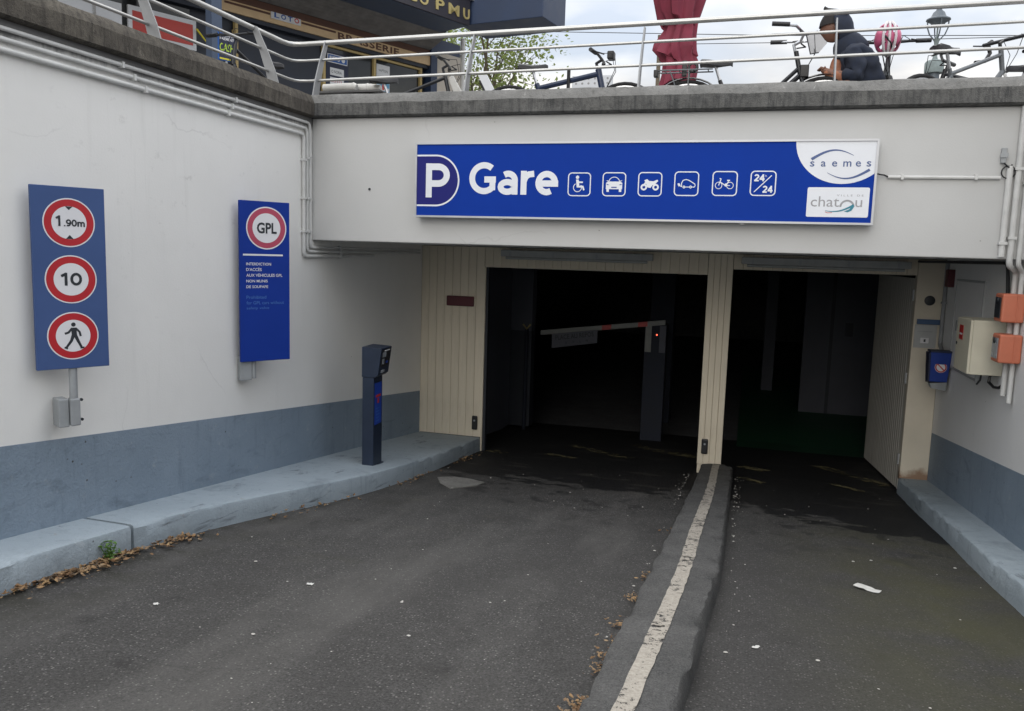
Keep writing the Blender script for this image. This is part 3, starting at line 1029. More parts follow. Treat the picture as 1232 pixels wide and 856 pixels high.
yy = [-9 + i * 0.07 for i in range(168)]
yy = [y for y in yy if y < 2.6] + [2.662]
mb = MB(); m = len(prof)
chip = 0.0
for y in yy:
    chip = chip * 0.55 + (rd.uniform(0.01, 0.045) if rd.random() < 0.10 else 0.0)
    for k, (x, z) in enumerate(prof):
        e = chip if k in (7, 8) else chip * 0.4 if k in (2, 3) else 0.0
        mb.v.append((div_x(y, x) + rd.uniform(-0.006, 0.006) - (e * 0.7 if k > 5 else -e), y, gz(y) + z + (rd.uniform(-0.0035, 0.0035) if 1 < k < 9 else 0) - e))
for i in range(len(yy) - 1):
    for k in range(m - 1):
        mb.f.append((i * m + k, i * m + k + 1, (i + 1) * m + k + 1, (i + 1) * m + k))
mb.f += [tuple(range(m)), tuple((len(yy) - 1) * m + k for k in range(m))]
mb.build('divider_body', 'divider_concrete', dv, smooth=True)
mb = MB()
for i, y in enumerate(yy[:-1]):
    xa = div_x(y, 0.156 + 0.006 * math.sin(y * 1.9)) + rd.uniform(-0.003, 0.003); xb = div_x(y, 0.238 + 0.006 * math.sin(y * 1.9 + 0.5)) + rd.uniform(-0.003, 0.003)
    mb.v += [(xa, y, gz(y) + 0.1375), (xb, y, gz(y) + 0.1385)]
for i in range(len(yy) - 2):
    mb.f.append((2 * i, 2 * i + 1, 2 * i + 3, 2 * i + 2))
mb.build('painted_line', 'stripe_paint', dv)
# worn yellow floor marks at the threshold
yr = bpy.data.objects.new('threshold_markings', None); COL.objects.link(yr); tag(yr, kind='structure')
for a, b, w in (((-1.75, 3.95), (-0.83, 3.20), 0.20), ((-1.86, 2.92), (-1.47, 2.78), 0.14), ((-0.98, 4.6), (-0.45, 4.05), 0.22), ((-0.40, 4.15), (-0.02, 3.9), 0.30),
                ((1.45, 4.25), (2.12, 3.05), 0.20), ((1.50, 2.80), (1.78, 2.46), 0.10), ((0.45, 2.66), (0.75, 2.35), 0.10), ((-2.56, 2.75), (-2.33, 2.62), 0.16), ((0.5, 3.5), (0.8, 3.3), 0.2)):
    d = Vector((b[0] - a[0], b[1] - a[1])); n = Vector((-d.y, d.x)).normalized() * w / 2
    q = [(a[0] + n.x, a[1] + n.y), (a[0] - n.x, a[1] - n.y), (b[0] - n.x, b[1] - n.y), (b[0] + n.x, b[1] + n.y)]
    MB().add([(x, y, gz(y) + 0.010) for x, y in q], [(0, 1, 2, 3)]).build('yellow_mark', 'yellow_paint', yr)

# pale concrete repair in the road near the platform
pts = [(-2.43, 0.62), (-2.30, 0.36), (-2.12, 0.17), (-1.95, 0.42), (-1.93, 0.62), (-2.12, 0.72), (-2.30, 0.74)]
mb = MB(); n = len(pts)
mb.v = [(x, y, gz(y) + 0.012) for x, y in pts] + [(x * 1.004 - 0.004, y, gz(y) - 0.03) for x, y in pts]
mb.f = [tuple(range(n))] + [(i, (i + 1) % n, n + (i + 1) % n, n + i) for i in range(n)]
tag(mb.build('road_patch', 'patch_concrete'), kind='structure')

# ================================================================== THINGS ON THE FRONT
# ------------------------------------------------------------------ the long blue sign
sg = thing('entrance_sign', 'long blue illuminated sign reading P Gare on the white lintel', 'sign', (-0.54, -0.001, 3.10))
SX0, SX1, SZ0, SZ1 = -2.414 + 0.54, 1.33 + 0.54, 2.772 - 3.10, 3.412 - 3.10
YF = -0.10
MB().box(SX0 + 0.012, YF + 0.004, SZ0 + 0.012, SX1 - 0.012, 0.0, SZ1 - 0.012).build('sign_box', 'sign_frame', sg)
fr = MB()
w = 0.016
fr.box(SX0, YF - 0.012, SZ0, SX1, YF + 0.06, SZ0 + w).box(SX0, YF - 0.012, SZ1 - w, SX1, YF + 0.06, SZ1)
fr.box(SX0, YF - 0.011, SZ0 + w, SX0 + w, YF + 0.06, SZ1 - w).box(SX1 - w, YF - 0.011, SZ0 + w, SX1, YF + 0.06, SZ1 - w)
fr.build('frame', 'sign_frame', sg)
FX0, FX1, FZ0, FZ1 = SX0 + w, SX1 - w, SZ0 + w, SZ1 - w
MB().box(FX0, YF - 0.002, FZ0, FX1, YF + 0.003, FZ1).build('face_panel', 'sign_blue', sg)


def sx(x): return x + 0.54
def sz(z): return z - 3.10


# P in its half-round field
cy, rad = sz(3.088), 0.214
xr = sx(-2.009) - rad
f = Flat(YF - 0.0026)
pts = [(FX0, cy - rad)] + [(xr + rad * math.cos(R(a)), cy + rad * math.sin(R(a))) for a in range(-90, 91, 6)] + [(FX0, cy + rad)]
f.poly(pts); f.build('letter_field', 'sign_navy', sg)
f = Flat(YF - 0.0032)
f.strip([(FX0, cy - rad)] + [(xr + rad * math.cos(R(a)), cy + rad * math.sin(R(a))) for a in range(-90, 91, 4)] + [(FX0, cy + rad)], 0.014)
f.build('field_outline', 'sign_white', sg)
glyphs('P', sx(-2.318), sz(2.943), 0.235, 0.292, 0.056, YF - 0.0045, 'sign_white', sg)
glyphs('Gare', sx(-1.915), sz(2.974), 0.79, 0.272, 0.052, YF - 0.0036, 'sign_white', sg)
# six pictograms
IC = [(-0.945, 3.063), (-0.654, 3.065), (-0.362, 3.067), (-0.072, 3.073), (0.225, 3.076), (0.515, 3.079)]
for k, (ix, iz) in enumerate(IC):
    f = Flat(YF - 0.0034)
    x, z, q = sx(ix), sz(iz), 0.093
    f.rrect_ring(x, z, q + 0.004, q + 0.004, 0.034, 0.0085)
    P = lambda a, b: (x + a * q, z + b * q)

    def S(*pp, w=0.012): f.strip([P(*p) for p in pp], w)

    def PG(*pp): f.poly([P(*p) for p in pp])
    if k == 0:
        f.disc(*P(-0.18, 0.62), 0.014)
        f.annulus(*P(-0.15, -0.28), 0.031, 0.037, 120, 395)
        PG((-0.30, 0.42), (-0.08, 0.42), (-0.02, 0.25), (0.32, 0.25), (0.32, 0.12), (0.0, 0.12), (0.0, -0.12), (0.38, -0.12), (0.50, -0.48), (0.38, -0.55), (0.28, -0.28), (-0.22, -0.28))
    elif k == 1:
        PG((-0.72, 0.12), (-0.72, -0.42), (0.72, -0.42), (0.72, 0.12), (0.52, 0.24), (-0.52, 0.24))
        f.annulus(*P(0, 0.14), 0.042, 0.048, 8, 172)
        PG((-0.66, -0.42), (-0.66, -0.66), (-0.44, -0.66), (-0.44, -0.42)); PG((0.44, -0.42), (0.44, -0.66), (0.66, -0.66), (0.66, -0.42))
        PG((-0.74, 0.33), (-0.52, 0.22), (-0.52, 0.32)); PG((0.74, 0.33), (0.52, 0.32), (0.52, 0.22))
        g = Flat(YF - 0.0052)
        g.poly([P(-0.68, 0.04), P(-0.40, -0.06), P(-0.62, -0.06)]); g.poly([P(0.68, 0.04), P(0.62, -0.06), P(0.40, -0.06)])
        g.poly([P(-0.24, -0.22), P(-0.24, -0.30), P(0.24, -0.30), P(0.24, -0.22)])
        g.build('pictogram_gap', 'sign_blue', sg)
    elif k == 2:
        f.annulus(*P(-0.52, -0.25), 0.012, 0.026); f.annulus(*P(0.50, -0.25), 0.012, 0.026)
        PG((-0.50, 0.34), (-0.26, 0.44), (-0.08, 0.28), (0.30, 0.26), (0.62, 0.40), (0.70, 0.28), (0.46, 0.02), (0.20, -0.10), (0.06, -0.32), (-0.22, -0.26), (-0.34, 0.06), (-0.52, -0.18), (-0.62, -0.10), (-0.42, 0.20))
    elif k == 3:
        S((-0.40, -0.28), (-0.42, 0.05), (-0.30, 0.28), (-0.05, 0.36), (0.22, 0.28), (0.70, -0.02), (0.74, -0.16), (0.66, -0.28), (0.44, -0.28), w=0.007)
        f.annulus(*P(-0.20, -0.28), 0.004, 0.011); f.annulus(*P(0.36, -0.28), 0.004, 0.011)
        S((-0.10, -0.28), (0.26, -0.28), w=0.006)
        PG((-0.76, 0.02), (-0.58, 0.04), (-0.50, -0.12), (-0.62, -0.26), (-0.72, -0.12)); S((-0.52, -0.16), (-0.44, -0.26), w=0.006)
    elif k == 4:
        f.annulus(*P(-0.50, -0.16), 0.023, 0.028); f.annulus(*P(0.44, -0.16), 0.023, 0.028)
        S((-0.50, -0.16), (-0.32, 0.38), w=0.007); S((-0.40, 0.14), (0.06, -0.16), (0.30, 0.14), w=0.008); S((0.06, -0.16), (0.44, -0.16), w=0.006)
        S((-0.44, 0.42), (-0.30, 0.38), w=0.008); S((0.18, 0.26), (0.42, 0.26), w=0.010); S((0.30, 0.26), (0.28, 0.05), w=0.006); f.disc(*P(0.10, -0.12), 0.012)
    else:
        S((-0.70, -0.72), (0.66, 0.66), w=0.007)
        glyphs('24', x - 0.070, z + 0.016, 0.082, 0.054, 0.0115, YF - 0.0042, 'sign_white', sg)
        glyphs('24', x - 0.002, z - 0.072, 0.078, 0.054, 0.0115, YF - 0.0042, 'sign_white', sg)
        text('h', x + 0.014, z + 0.050, 0.010, 0.016, YF - 0.0042, 'sign_white', sg, 'lettering')
    f.build('pictogram', 'sign_white', sg)
# white half-round field with the operator's name
f = Flat(YF - 0.0028)
cxh, top = sx(1.085), FZ1
pts = []
for a in range(180, 361, 5):
    px = cxh + 0.345 * math.cos(R(a)); pz = top + 0.318 * math.sin(R(a))
    if px <= FX1:
        pts.append((px, pz))
pts.append((FX1, top - 0.318 * math.sqrt(max(0, 1 - ((FX1 - cxh) / 0.345) ** 2)))); pts.append((FX1, top))
f.poly(pts); f.build('white_field', 'sign_white', sg)
for ch_, xq, wq in (('s', 0.850, 0.032), ('a', 0.929, 0.035), ('e', 1.008, 0.037), ('m', 1.088, 0.058), ('e', 1.176, 0.037), ('s', 1.253, 0.032)):
    text(ch_, sx(xq), sz(3.207), wq, 0.040, YF - 0.0040, 'logo_slate', sg, 'letter', bold=0.012)
f = Flat(YF - 0.0042)
arc = [(sx(0.858 + 0.30 * t), sz(3.262 + 0.062 * math.sin(math.pi * min(1, t * 1.0) * 0.92) + 0.012 * t)) for t in [i / 14 for i in range(15)]]
f.strip(arc, [0.022 - 0.019 * i / 14 for i in range(15)])
arc = [(sx(1.278 - 0.30 * t), sz(3.185 - 0.062 * math.sin(math.pi * t * 0.92) - 0.008 * t)) for t in [i / 14 for i in range(15)]]
f.strip(arc, [0.020 - 0.017 * i / 14 for i in range(15)])
f.build('logo_arcs', 'logo_slate', sg)
# white card with the town's name
f = Flat(YF - 0.0030); f.poly(rrect(sx(1.069), sz(2.940), 0.222, 0.112, 0.012)); f.build('white_card', 'sign_white', sg)
text('chat', sx(0.876), sz(2.906), 0.205, 0.078, YF - 0.0040, 'logo_grey', sg, 'lettering')
text('u', sx(1.196), sz(2.906), 0.048, 0.052, YF - 0.0040, 'logo_grey', sg, 'lettering')
f = Flat(YF - 0.0040); f.annulus(sx(1.138), sz(2.906), 0.040, 0.054, 0, 180); f.build('letter_arch', 'logo_grey', sg)
text('VILLE DE', sx(1.060), sz(2.985), 0.190, 0.014, YF - 0.0040, 'logo_grey', sg, 'lettering', spacing=1.6)
f = Flat(YF - 0.0044)
wv = [(sx(0.985 + 0.20 * t), sz(2.876 + 0.012 * math.sin(-math.pi * t) + 0.045 * t * t)) for t in [i / 12 for i in range(13)]]
f.strip(wv, [0.004 + 0.012 * i / 12 for i in range(13)])
f.poly([(sx(1.12), sz(2.872)), (sx(1.155), sz(2.888)), (sx(1.182), sz(2.921)), (sx(1.188), sz(2.906)), (sx(1.172), sz(2.878)), (sx(1.145), sz(2.866))])
f.build('wave', 'logo_teal', sg)
f = Flat(YF - 0.0044); f.strip([(sx(0.985), sz(2.868)), (sx(1.0), sz(2.860)), (sx(1.035), sz(2.862))], 0.004); f.build('wave_tail', 'label_red', sg)
for xq in (-1.1, 0.9):
    MB().box(xq, YF + 0.02, SZ0 - 0.012, xq + 0.03, YF + 0.05, SZ0 - 0.0005).build('drain_lug', 'sign_frame', sg)

# cable and conduit from the sign to the right
cd = thing('surface_conduit', 'thin white horizontal conduit running right from the blue sign', 'conduit', (1.39, 0, 3.14))
MB().tube([(0.03, -0.016, 0), (0.79, -0.016, -0.004)], 0.013, 8).build('conduit_tube', 'pipe_paint', cd, smooth=True)
for q in (0.12, 0.62):
    MB().box(q, -0.034, -0.020, q + 0.018, -0.0005, 0.020).build('clip', 'pipe_paint', cd)
MB().tube([(-0.06, -0.06, 0.02), (-0.03, -0.05, 0.014), (0.0, -0.035, 0.012), (0.03, -0.018, 0.0)], 0.006, 6).build('cable', 'black_plastic', cd, smooth=True)
jb = thing('wall_cable_bracket', 'small grey cable anchor with looped black wire high on the lintel', 'bracket', (2.19, 0, 3.30))
MB().box(-0.02, -0.03, -0.06, 0.015, -0.0005, 0.05).build('anchor', 'bracket_grey', jb, bevel=0.004)
MB().box(-0.028, -0.04, -0.02, 0.022, -0.031, 0.012).build('clamp', 'bracket_grey', jb)
MB().tube([(0, -0.03, -0.06), (0.03, -0.04, -0.09), (0.06, -0.035, -0.09), (0.05, -0.03, -0.07)], 0.006, 6).build('wire_end', 'black_plastic', jb, smooth=True)
MB().ring((0.035, -0.03, -0.125), 0.045, 0.005, 'y', 20, 6).build('wire_loop', 'black_plastic', jb, smooth=True)

# ------------------------------------------------------------------ conduits, left wall and right corner


def conduit(name, label, pts, r, clips, mat='pipe_paint', side=None, group=None):
    b = pts[0]
    t = thing(name, label, 'conduit', b, 0, group)
    L = [tuple(p[i] - b[i] for i in range(3)) for p in pts]
    # rounded elbows
    out = [Vector(L[0])]
    for i in range(1, len(L) - 1):
        p0, p1, p2 = Vector(L[i - 1]), Vector(L[i]), Vector(L[i + 1])
        e = min(0.05, (p1 - p0).length / 2, (p2 - p1).length / 2)
        a = p1 + (p0 - p1).normalized() * e; c = p1 + (p2 - p1).normalized() * e
        for k in range(5):
            q = k / 4
            out.append(a * (1 - q) ** 2 + p1 * 2 * q * (1 - q) + c * q * q)
    out.append(Vector(L[-1]))
    MB().tube(out, r, 10).build('conduit_tube', mat, t, smooth=True)
    for (x, y, z, ax) in clips:
        h = r + 0.006
        c = [x - b[0], y - b[1], z - b[2]]
        mb = MB()
        if ax == 'y': mb.box(c[0] - r - 0.012, c[1] - 0.01, c[2] - h, c[0] + h, c[1] + 0.01, c[2] + h)
        else: mb.box(c[0] - h, c[1] - h, c[2] - 0.01, c[0] + h, c[1] + h, c[2] + 0.01)
        mb.build('clip', mat, t)
    return t


for k, (zt, yt, zb_, rr_, nm, ye) in enumerate(((3.598, -0.075, 2.475, 0.013, 'thin painted conduit nearest the coping on the left wall', 2.55), (3.541, -0.125, 2.437, 0.014, 'middle painted conduit of three along the left wall', 2.55), (3.484, -0.185, 2.395, 0.016, 'lowest and thickest painted conduit along the left wall', 1.25))):
    xx = XL + rr_ + 0.006
    conduit('wall_conduit', nm, [(xx, -20, zt), (xx, yt, zt), (xx, yt, zb_), (xx, ye, zb_ + 0.01)], rr_,
            [(xx, -2.4 + 0.1 * k, zt, 'y'), (xx, -1.2 - 0.05 * k, zt, 'y'), (xx, -4.2, zt, 'y'), (xx, yt, 3.30 - 0.02 * k, 'z'), (xx, yt, 2.92, 'z'), (xx, yt, 2.62, 'z'), (xx, 0.5, zb_ + 0.004, 'y')], group='painted conduits on the left wall')
conduit('corner_pipe', 'short white pipe ending under the looped wire on the lintel', [(2.235, -0.024, 3.22), (2.235, -0.024, 2.56)], 0.022, [(2.235, -0.024, 2.66, 'z')], group='pipes at the right end of the lintel')
conduit('corner_pipe', 'tall white pipe second from the lintel end running down to the orange boxes', [(2.292, -0.024, 3.645), (2.292, -0.024, 2.50), (2.40, 0.18, 2.46), (2.40, 0.18, 1.50)], 0.022, [(2.292, -0.024, 3.2, 'z'), (2.292, -0.024, 2.7, 'z')], group='pipes at the right end of the lintel')
conduit('corner_pipe', 'rightmost tall white pipe at the end of the lintel', [(2.352, -0.024, 3.645), (2.352, -0.024, 2.50), (2.415, 0.08, 2.46), (2.415, 0.08, 1.46)], 0.018, [(2.352, -0.024, 3.1, 'z')], group='pipes at the right end of the lintel')
conduit('black_conduit', 'black drooping conduit under the soffit left of the orange boxes', [(2.10, 2.3, 2.52), (2.41, 0.45, 2.52), (2.418, 0.40, 2.30), (2.418, 0.40, 2.06)], 0.014, [], 'black_pipe')
conduit('corner_conduit', 'grey conduit in the corner above the small blue box', [(2.418, 2.56, 2.54), (2.418, 2.56, 1.66), (2.38, 2.2, 1.60)], 0.02, [(2.418, 2.56, 2.1, 'z')], 'pipe_grey')

# ------------------------------------------------------------------ two blue signs on the left wall
a1 = 1.08
L1 = Vector((-3.42, -3.187, 2.256)); d1 = Vector((math.cos(a1), math.sin(a1), 0))
s1 = thing('road_sign_board', 'slate-blue board with three red ringed road signs, nearest on the left wall', 'sign', L1 + d1 * 0.197, a1)
MB().box(-0.197, 0, -0.527, 0.197, 0.028, 0.527).build('board_panel', 'plate_slate_blue', s1, bevel=0.003)
for k, cz_ in enumerate((0.322, -0.004, -0.334)):
    f = Flat(-0.0010); f.disc(0, cz_, 0.140, 48); f.build('sign_rim', 'plate_white', s1)
    f = Flat(-0.0016); f.disc(0, cz_, 0.133, 48); f.build('red_ring', 'red_ring', s1)
    f = Flat(-0.0022); f.disc(0, cz_, 0.094, 48); f.build('white_disc', 'plate_white', s1)
    if k == 0:
        glyphs('1', -0.074, cz_ - 0.021, 0.036, 0.060, 0.0115, -0.0034, 'ink_dark', s1)
        glyphs('.90m', -0.030, cz_ - 0.021, 0.118, 0.040, 0.0085, -0.0034, 'ink_dark', s1)
        f = Flat(-0.0030); f.poly([(-0.020, cz_ + 0.0925), (0.020, cz_ + 0.0925), (0, cz_ + 0.072)]); f.poly([(-0.020, cz_ - 0.0925), (0, cz_ - 0.070), (0.020, cz_ - 0.0925)]); f.build('height_arrow', 'ink_dark', s1)
    elif k == 1:
        glyphs('10', -0.060, cz_ - 0.036, 0.122, 0.074, 0.0155, -0.0034, 'ink_dark', s1)
    else:
        f = Flat(-0.0028)
        f.disc(0.002, cz_ + 0.066, 0.0125)
        f.poly([(-0.012, cz_ + 0.048), (0.018, cz_ + 0.048), (0.020, cz_ - 0.002), (-0.008, cz_ - 0.002)])
        f.strip([(-0.006, cz_ + 0.044), (-0.026, cz_ + 0.020), (-0.046, cz_ + 0.014)], 0.013)
        f.strip([(0.014, cz_ + 0.044), (0.034, cz_ + 0.022), (0.040, cz_ - 0.004)], 0.012)
        f.strip([(0.000, cz_ + 0.004), (-0.012, cz_ - 0.030), (-0.040, cz_ - 0.068)], [0.020, 0.016, 0.012])
        f.strip([(0.010, cz_ + 0.004), (0.026, cz_ - 0.034), (0.044, cz_ - 0.072)], [0.020, 0.016, 0.012])
        f.strip([(-0.050, cz_ - 0.066), (-0.032, cz_ - 0.074)], 0.010); f.strip([(0.036, cz_ - 0.073), (0.058, cz_ - 0.071)], 0.010)
        f.build('walking_figure', 'ink_dark', s1)
MB().tube([(0.0, 0.030, 0.40), (0.0, 0.030, -0.86)], 0.023, 14).build('post', 'bracket_grey', s1, smooth=True)
MB().box(-0.028, 0.002, -0.875, 0.028, 0.060, -0.71).build('clamp', 'bracket_grey', s1, bevel=0.008)
MB().box(-0.088, 0.02, -0.88, -0.030, 0.13, -0.71).build('wall_bracket', 'bracket_grey', s1, bevel=0.006)
for z in (-0.72, -0.84):
    MB().lathe([(0.009, -0.012), (0.009, 0.0)], (0.036, 0.02, z), 8, 'y').build('bolt', 'ink_dark', s1)

a2 = 0.994
L2 = Vector((-3.42, -1.233, 2.188)); d2 = Vector((math.cos(a2), math.sin(a2), 0))
s2 = thing('gas_ban_sign', 'tall bright blue sign with GPL in a faded red ring on the left wall', 'sign', L2 + d2 * 0.21, a2)
MB().box(-0.21, 0, -0.644, 0.21, 0.030, 0.644).build('board_panel', 'plate_blue', s2, bevel=0.003)
f = Flat(-0.0010); f.disc(0.012, 0.432, 0.170, 48); f.build('sign_rim', 'plate_white', s2)
f = Flat(-0.0016); f.disc(0.012, 0.432, 0.160, 48); f.build('red_ring', 'red_ring_faded', s2)
f = Flat(-0.0022); f.disc(0.012, 0.432, 0.118, 48); f.build('white_disc', 'plate_white', s2)
text('GPL', -0.070, 0.388, 0.168, 0.088, -0.0034, 'ink_dark', s2, 'lettering', bold=0.03)
f = Flat(-0.0012); f.strip([(-0.186, 0.217), (0.150, 0.217)], 0.014); f.build('white_bar', 'plate_white', s2)
for k, (tx, tw, hh) in enumerate((('INTERDICTION', 0.208, 0.022), ("D'ACCÈS", 0.128, 0.030), ('AUX VÉHICULES GPL', 0.305, 0.030), ('NON MUNIS', 0.178, 0.022), ('DE SOUPAPE', 0.182, 0.022))):
    text(tx, -0.160, 0.133 - 0.0455 * k, tw, hh, -0.0014, 'plate_white', s2, 'lettering', bold=0.008)
for k, (tx, tw) in enumerate((('Prohibited', 0.165), ('for GPL cars without', 0.318), ('safety valve', 0.190))):
    text(tx, -0.160, -0.135 - 0.045 * k, tw, 0.026, -0.0014, 'pale_blue_ink', s2, 'lettering')
MB().box(-0.205, 0.032, -0.80, -0.105, 0.085, -0.60).build('wall_bracket', 'bracket_grey', s2, bevel=0.006)
MB().tube([(-0.085, 0.05, 0.3), (-0.085, 0.05, -0.79)], 0.02, 12).build('post', 'bracket_grey', s2, smooth=True)

# ------------------------------------------------------------------ ticket machine
tm = thing('ticket_machine', 'dark navy ticket machine standing on the painted platform', 'ticket machine', (-2.91, 0.11, gz(0.11) + 0.168), R(4))
mb = MB().hexa([(-0.058, -0.11, -0.02), (0.055, -0.11, -0.02), (0.055, 0.11, -0.02), (-0.058, 0.11, -0.02), (-0.058, -0.11, 0.86), (0.055, -0.11, 0.86), (0.055, 0.11, 0.86), (-0.058, 0.11, 0.86)])
mb.build('column', 'machine_navy', tm, bevel=0.004)
mb = MB().prism([(-0.062, 0.8602), (0.070, 0.8602), (0.098, 0.885), (0.132, 1.130), (0.128, 1.136), (-0.062, 1.145)], 'y', -0.118, 0.150)
hdm = mb.build('head', 'machine_navy', tm, bevel=0.004)


def on_slope(u0, u1, y0, y1, mat, name, off=0.003):
    A = Vector((0.098, 0, 0.885)); B = Vector((0.132, 0, 1.130)); d = B - A; n = Vector((d.z, 0, -d.x)).normalized()
    q = [A + d * u0, A + d * u1]
    v = []
    for p in q:
        for y in (y0, y1):
            v.append(tuple(p + n * off + Vector((0, y, 0))))
    v2 = [tuple(Vector(p) - n * (off + 0.002)) for p in v]
    mb = MB().add(v + v2, [(0, 1, 3, 2), (4, 6, 7, 5), (0, 4, 5, 1), (2, 3, 7, 6), (0, 2, 6, 4), (1, 5, 7, 3)])
    mb.build(name, mat, hdm)


on_slope(0.30, 0.97, -0.09, 0.12, 'black_plastic', 'fascia_plate', 0.002)
on_slope(0.66, 0.86, -0.065, 0.02, 'screen_grey', 'display', 0.004)
on_slope(0.38, 0.60, -0.060, -0.01, 'screen_grey', 'ticket_slot', 0.004)
on_slope(0.89, 0.93, -0.03, 0.10, 'plate_white', 'caption_strip', 0.004)
on_slope(0.40, 0.48, 0.04, 0.08, 'label_blue', 'push_button', 0.006)
on_slope(0.05, 0.16, -0.05, 0.03, 'screen_grey', 'ticket_mouth', 0.003)
MB().box(0.0555, -0.085, 0.40, 0.058, 0.085, 0.80).build('blue_label', 'label_blue', tm)
MB().box(0.0582, -0.06, 0.66, 0.0595, 0.06, 0.685).build('label_caption', 'label_red', tm)
MB().box(0.0582, -0.02, 0.60, 0.0595, 0.02, 0.65).build('label_caption', 'label_red', tm)
for q in range(5):
    MB().box(0.0582, -0.055, 0.55 - 0.03 * q, 0.0595, 0.02 + 0.01 * (q % 3), 0.558 - 0.03 * q).build('label_line', 'pale_blue_ink', tm)
MB().box(-0.075, -0.125, -0.012, 0.068, 0.125, 0.004).build('base_plate', 'machine_navy', tm)

# small plates on the boards
rp = thing('red_lamp_plate', 'small dark red lamp on the cream boards beside the entrance', 'lamp', (-2.962, BY - 0.001, 1.873))
MB().box(-0.178, -0.035, -0.062, 0.178, 0, 0.062).build('housing', 'dark_red', rp, bevel=0.012)
MB().box(-0.165, -0.038, -0.05, 0.165, -0.0355, 0.05).build('lens', 'dark_red', rp)
for nm, (x, z) in (('small black photocell low on the cream boards left of the entrance', (-2.737, 0.358)), ('small black photocell at the foot of the pillar between lanes', (0.079, 0.325))):
    o = thing('photocell', nm, 'sensor', (x, BY - 0.001, z), 0, 'photocells beside the entrance lane')
    MB().box(-0.036, -0.03, -0.088, 0.036, 0, 0.088).build('housing', 'black_plastic', o, bevel=0.012)
    MB().lathe([(0.012, -0.031), (0.012, -0.0335), (0.0, -0.034)], (0, 0, 0.03), 12, 'y').build('lens', 'screen_grey', o, smooth=True)

for nm, x0, x1 in (('long grey light batten above the wide entrance lane', -2.43, -0.62), ('long grey light batten above the right-hand lane', 0.36, 2.08)):
    o = thing('light_batten', nm, 'light', ((x0 + x1) / 2, BY - 0.06, 2.47), 0, 'light battens above the doors')
    h = (x1 - x0) / 2
    MB().box(-h, -0.045, -0.032, h, 0.058, 0.045).build('tray', 'batten_grey', o, bevel=0.006)
    MB().tube([(-h + 0.06, -0.02, -0.048), (h - 0.06, -0.02, -0.048)], 0.017, 10).build('tube', 'batten_grey', o, smooth=True)
    for q in range(4):
        xq = -h + 0.12 + q * (2 * h - 0.24) / 3
        MB().box(xq - 0.012, -0.052, -0.03, xq + 0.012, -0.0455, 0.03).build('catch', 'bracket_grey', o)

# ------------------------------------------------------------------ boxes on the right wall
eb = thing('electric_cabinet', 'beige electric cabinet with red label on the right wall', 'cabinet', (XR - 0.001, 0.62, 1.62))
MB().box(-0.235, -0.20, 0.0, 0, 0.24, 0.44).build('cabinet_body', 'cabinet_beige', eb, bevel=0.006)
MB().box(-0.256, -0.20, 0.004, -0.2355, 0.24, 0.436).build('door', 'cabinet_beige', eb, bevel=0.004)
MB().box(-0.2585, 0.02, 0.26, -0.2565, 0.14, 0.38).build('red_label', 'label_red', eb)
MB().box(-0.2590, 0.035, 0.30, -0.2588, 0.125, 0.315).build('label_line', 'plate_white', eb)
MB().lathe([(0.012, -0.262), (0.012, -0.256)], (0, 0.20, 0.22), 10, 'x').build('lock', 'ink_dark', eb)
MB().tube([(-0.06, -0.12, 0.0), (-0.07, -0.13, -0.06), (-0.05, -0.2, -0.09), (-0.04, -0.3, -0.08), (-0.03, -0.38, -0.04)], 0.011, 8).build('cable_loop', 'black_plastic', eb, smooth=True)
MB().tube([(-0.12, -0.10, 0.0), (-0.13, -0.11, -0.05), (-0.15, -0.10, -0.09)], 0.008, 6).build('cable_end', 'black_plastic', eb, smooth=True)
for nm, y0, z0 in (('upper orange switch box on the right wall', 0.02, 2.075), ('lower orange switch box on the right wall', -0.01, 1.77)):
    o = thing('switch_box', nm, 'switch box', (XR - 0.03, y0, z0), 0, 'orange boxes on the right wall')
    MB().box(-0.125, 0, 0, 0.028, 0.20, 0.215).build('box_body', 'box_orange', o, bevel=0.014, seg=3)
    MB().box(-0.131, 0.03, 0.03, -0.1255, 0.17, 0.185).build('dark_window', 'screen_grey' if z0 < 2 else 'ink_dark', o, bevel=0.002)
    MB().box(-0.03, -0.006, 0.004, -0.022, -0.0008, 0.211).build('lid_seam', 'box_orange', o)
    MB().lathe([(0.022, -0.142), (0.022, -0.130), (0.0, -0.128)], (0, 0.10, 0.165), 12, 'x').build('knob', 'ink_dark', o, smooth=True)
bb = thing('blue_dispenser', 'small bright blue box with round red emblem beside the cream column', 'box', (2.33, 2.08, 1.31))
MB().hexa([(-0.075, 0, 0.02), (0.085, 0, 0.02), (0.085, 0.11, 0), (-0.075, 0.11, 0), (-0.09, -0.03, 0.315), (0.1, -0.03, 0.315), (0.1, 0.12, 0.325), (-0.09, 0.12, 0.325)]).build('box_body', 'box_blue', bb, bevel=0.005)
MB().box(-0.096, -0.036, 0.316, 0.106, 0.122, 0.335).build('lid', 'box_navy', bb, bevel=0.004)
MB().hexa([(-0.092, -0.0, 0.02), (-0.076, -0.002, 0.02), (-0.076, 0.11, 0.0), (-0.092, 0.11, 0.0), (-0.108, -0.03, 0.31), (-0.091, -0.03, 0.31), (-0.091, 0.12, 0.31), (-0.108, 0.12, 0.31)]).build('side_panel', 'box_navy', bb)
em = bpy.data.objects.new('emblem', None); COL.objects.link(em); em.parent = bb
em.location = (0.0, -0.0195, 0.17); em.rotation_euler = (R(-6), 0, 0)
f = Flat(-0.0015); f.disc(0.012, 0.0, 0.055, 32); f.build('emblem_disc', 'plate_white', em)
f = Flat(-0.0022); f.annulus(0.012, 0, 0.040, 0.052); f.strip([(-0.018, 0.03), (0.042, -0.03)], 0.012); f.build('emblem_ring', 'label_red', em)
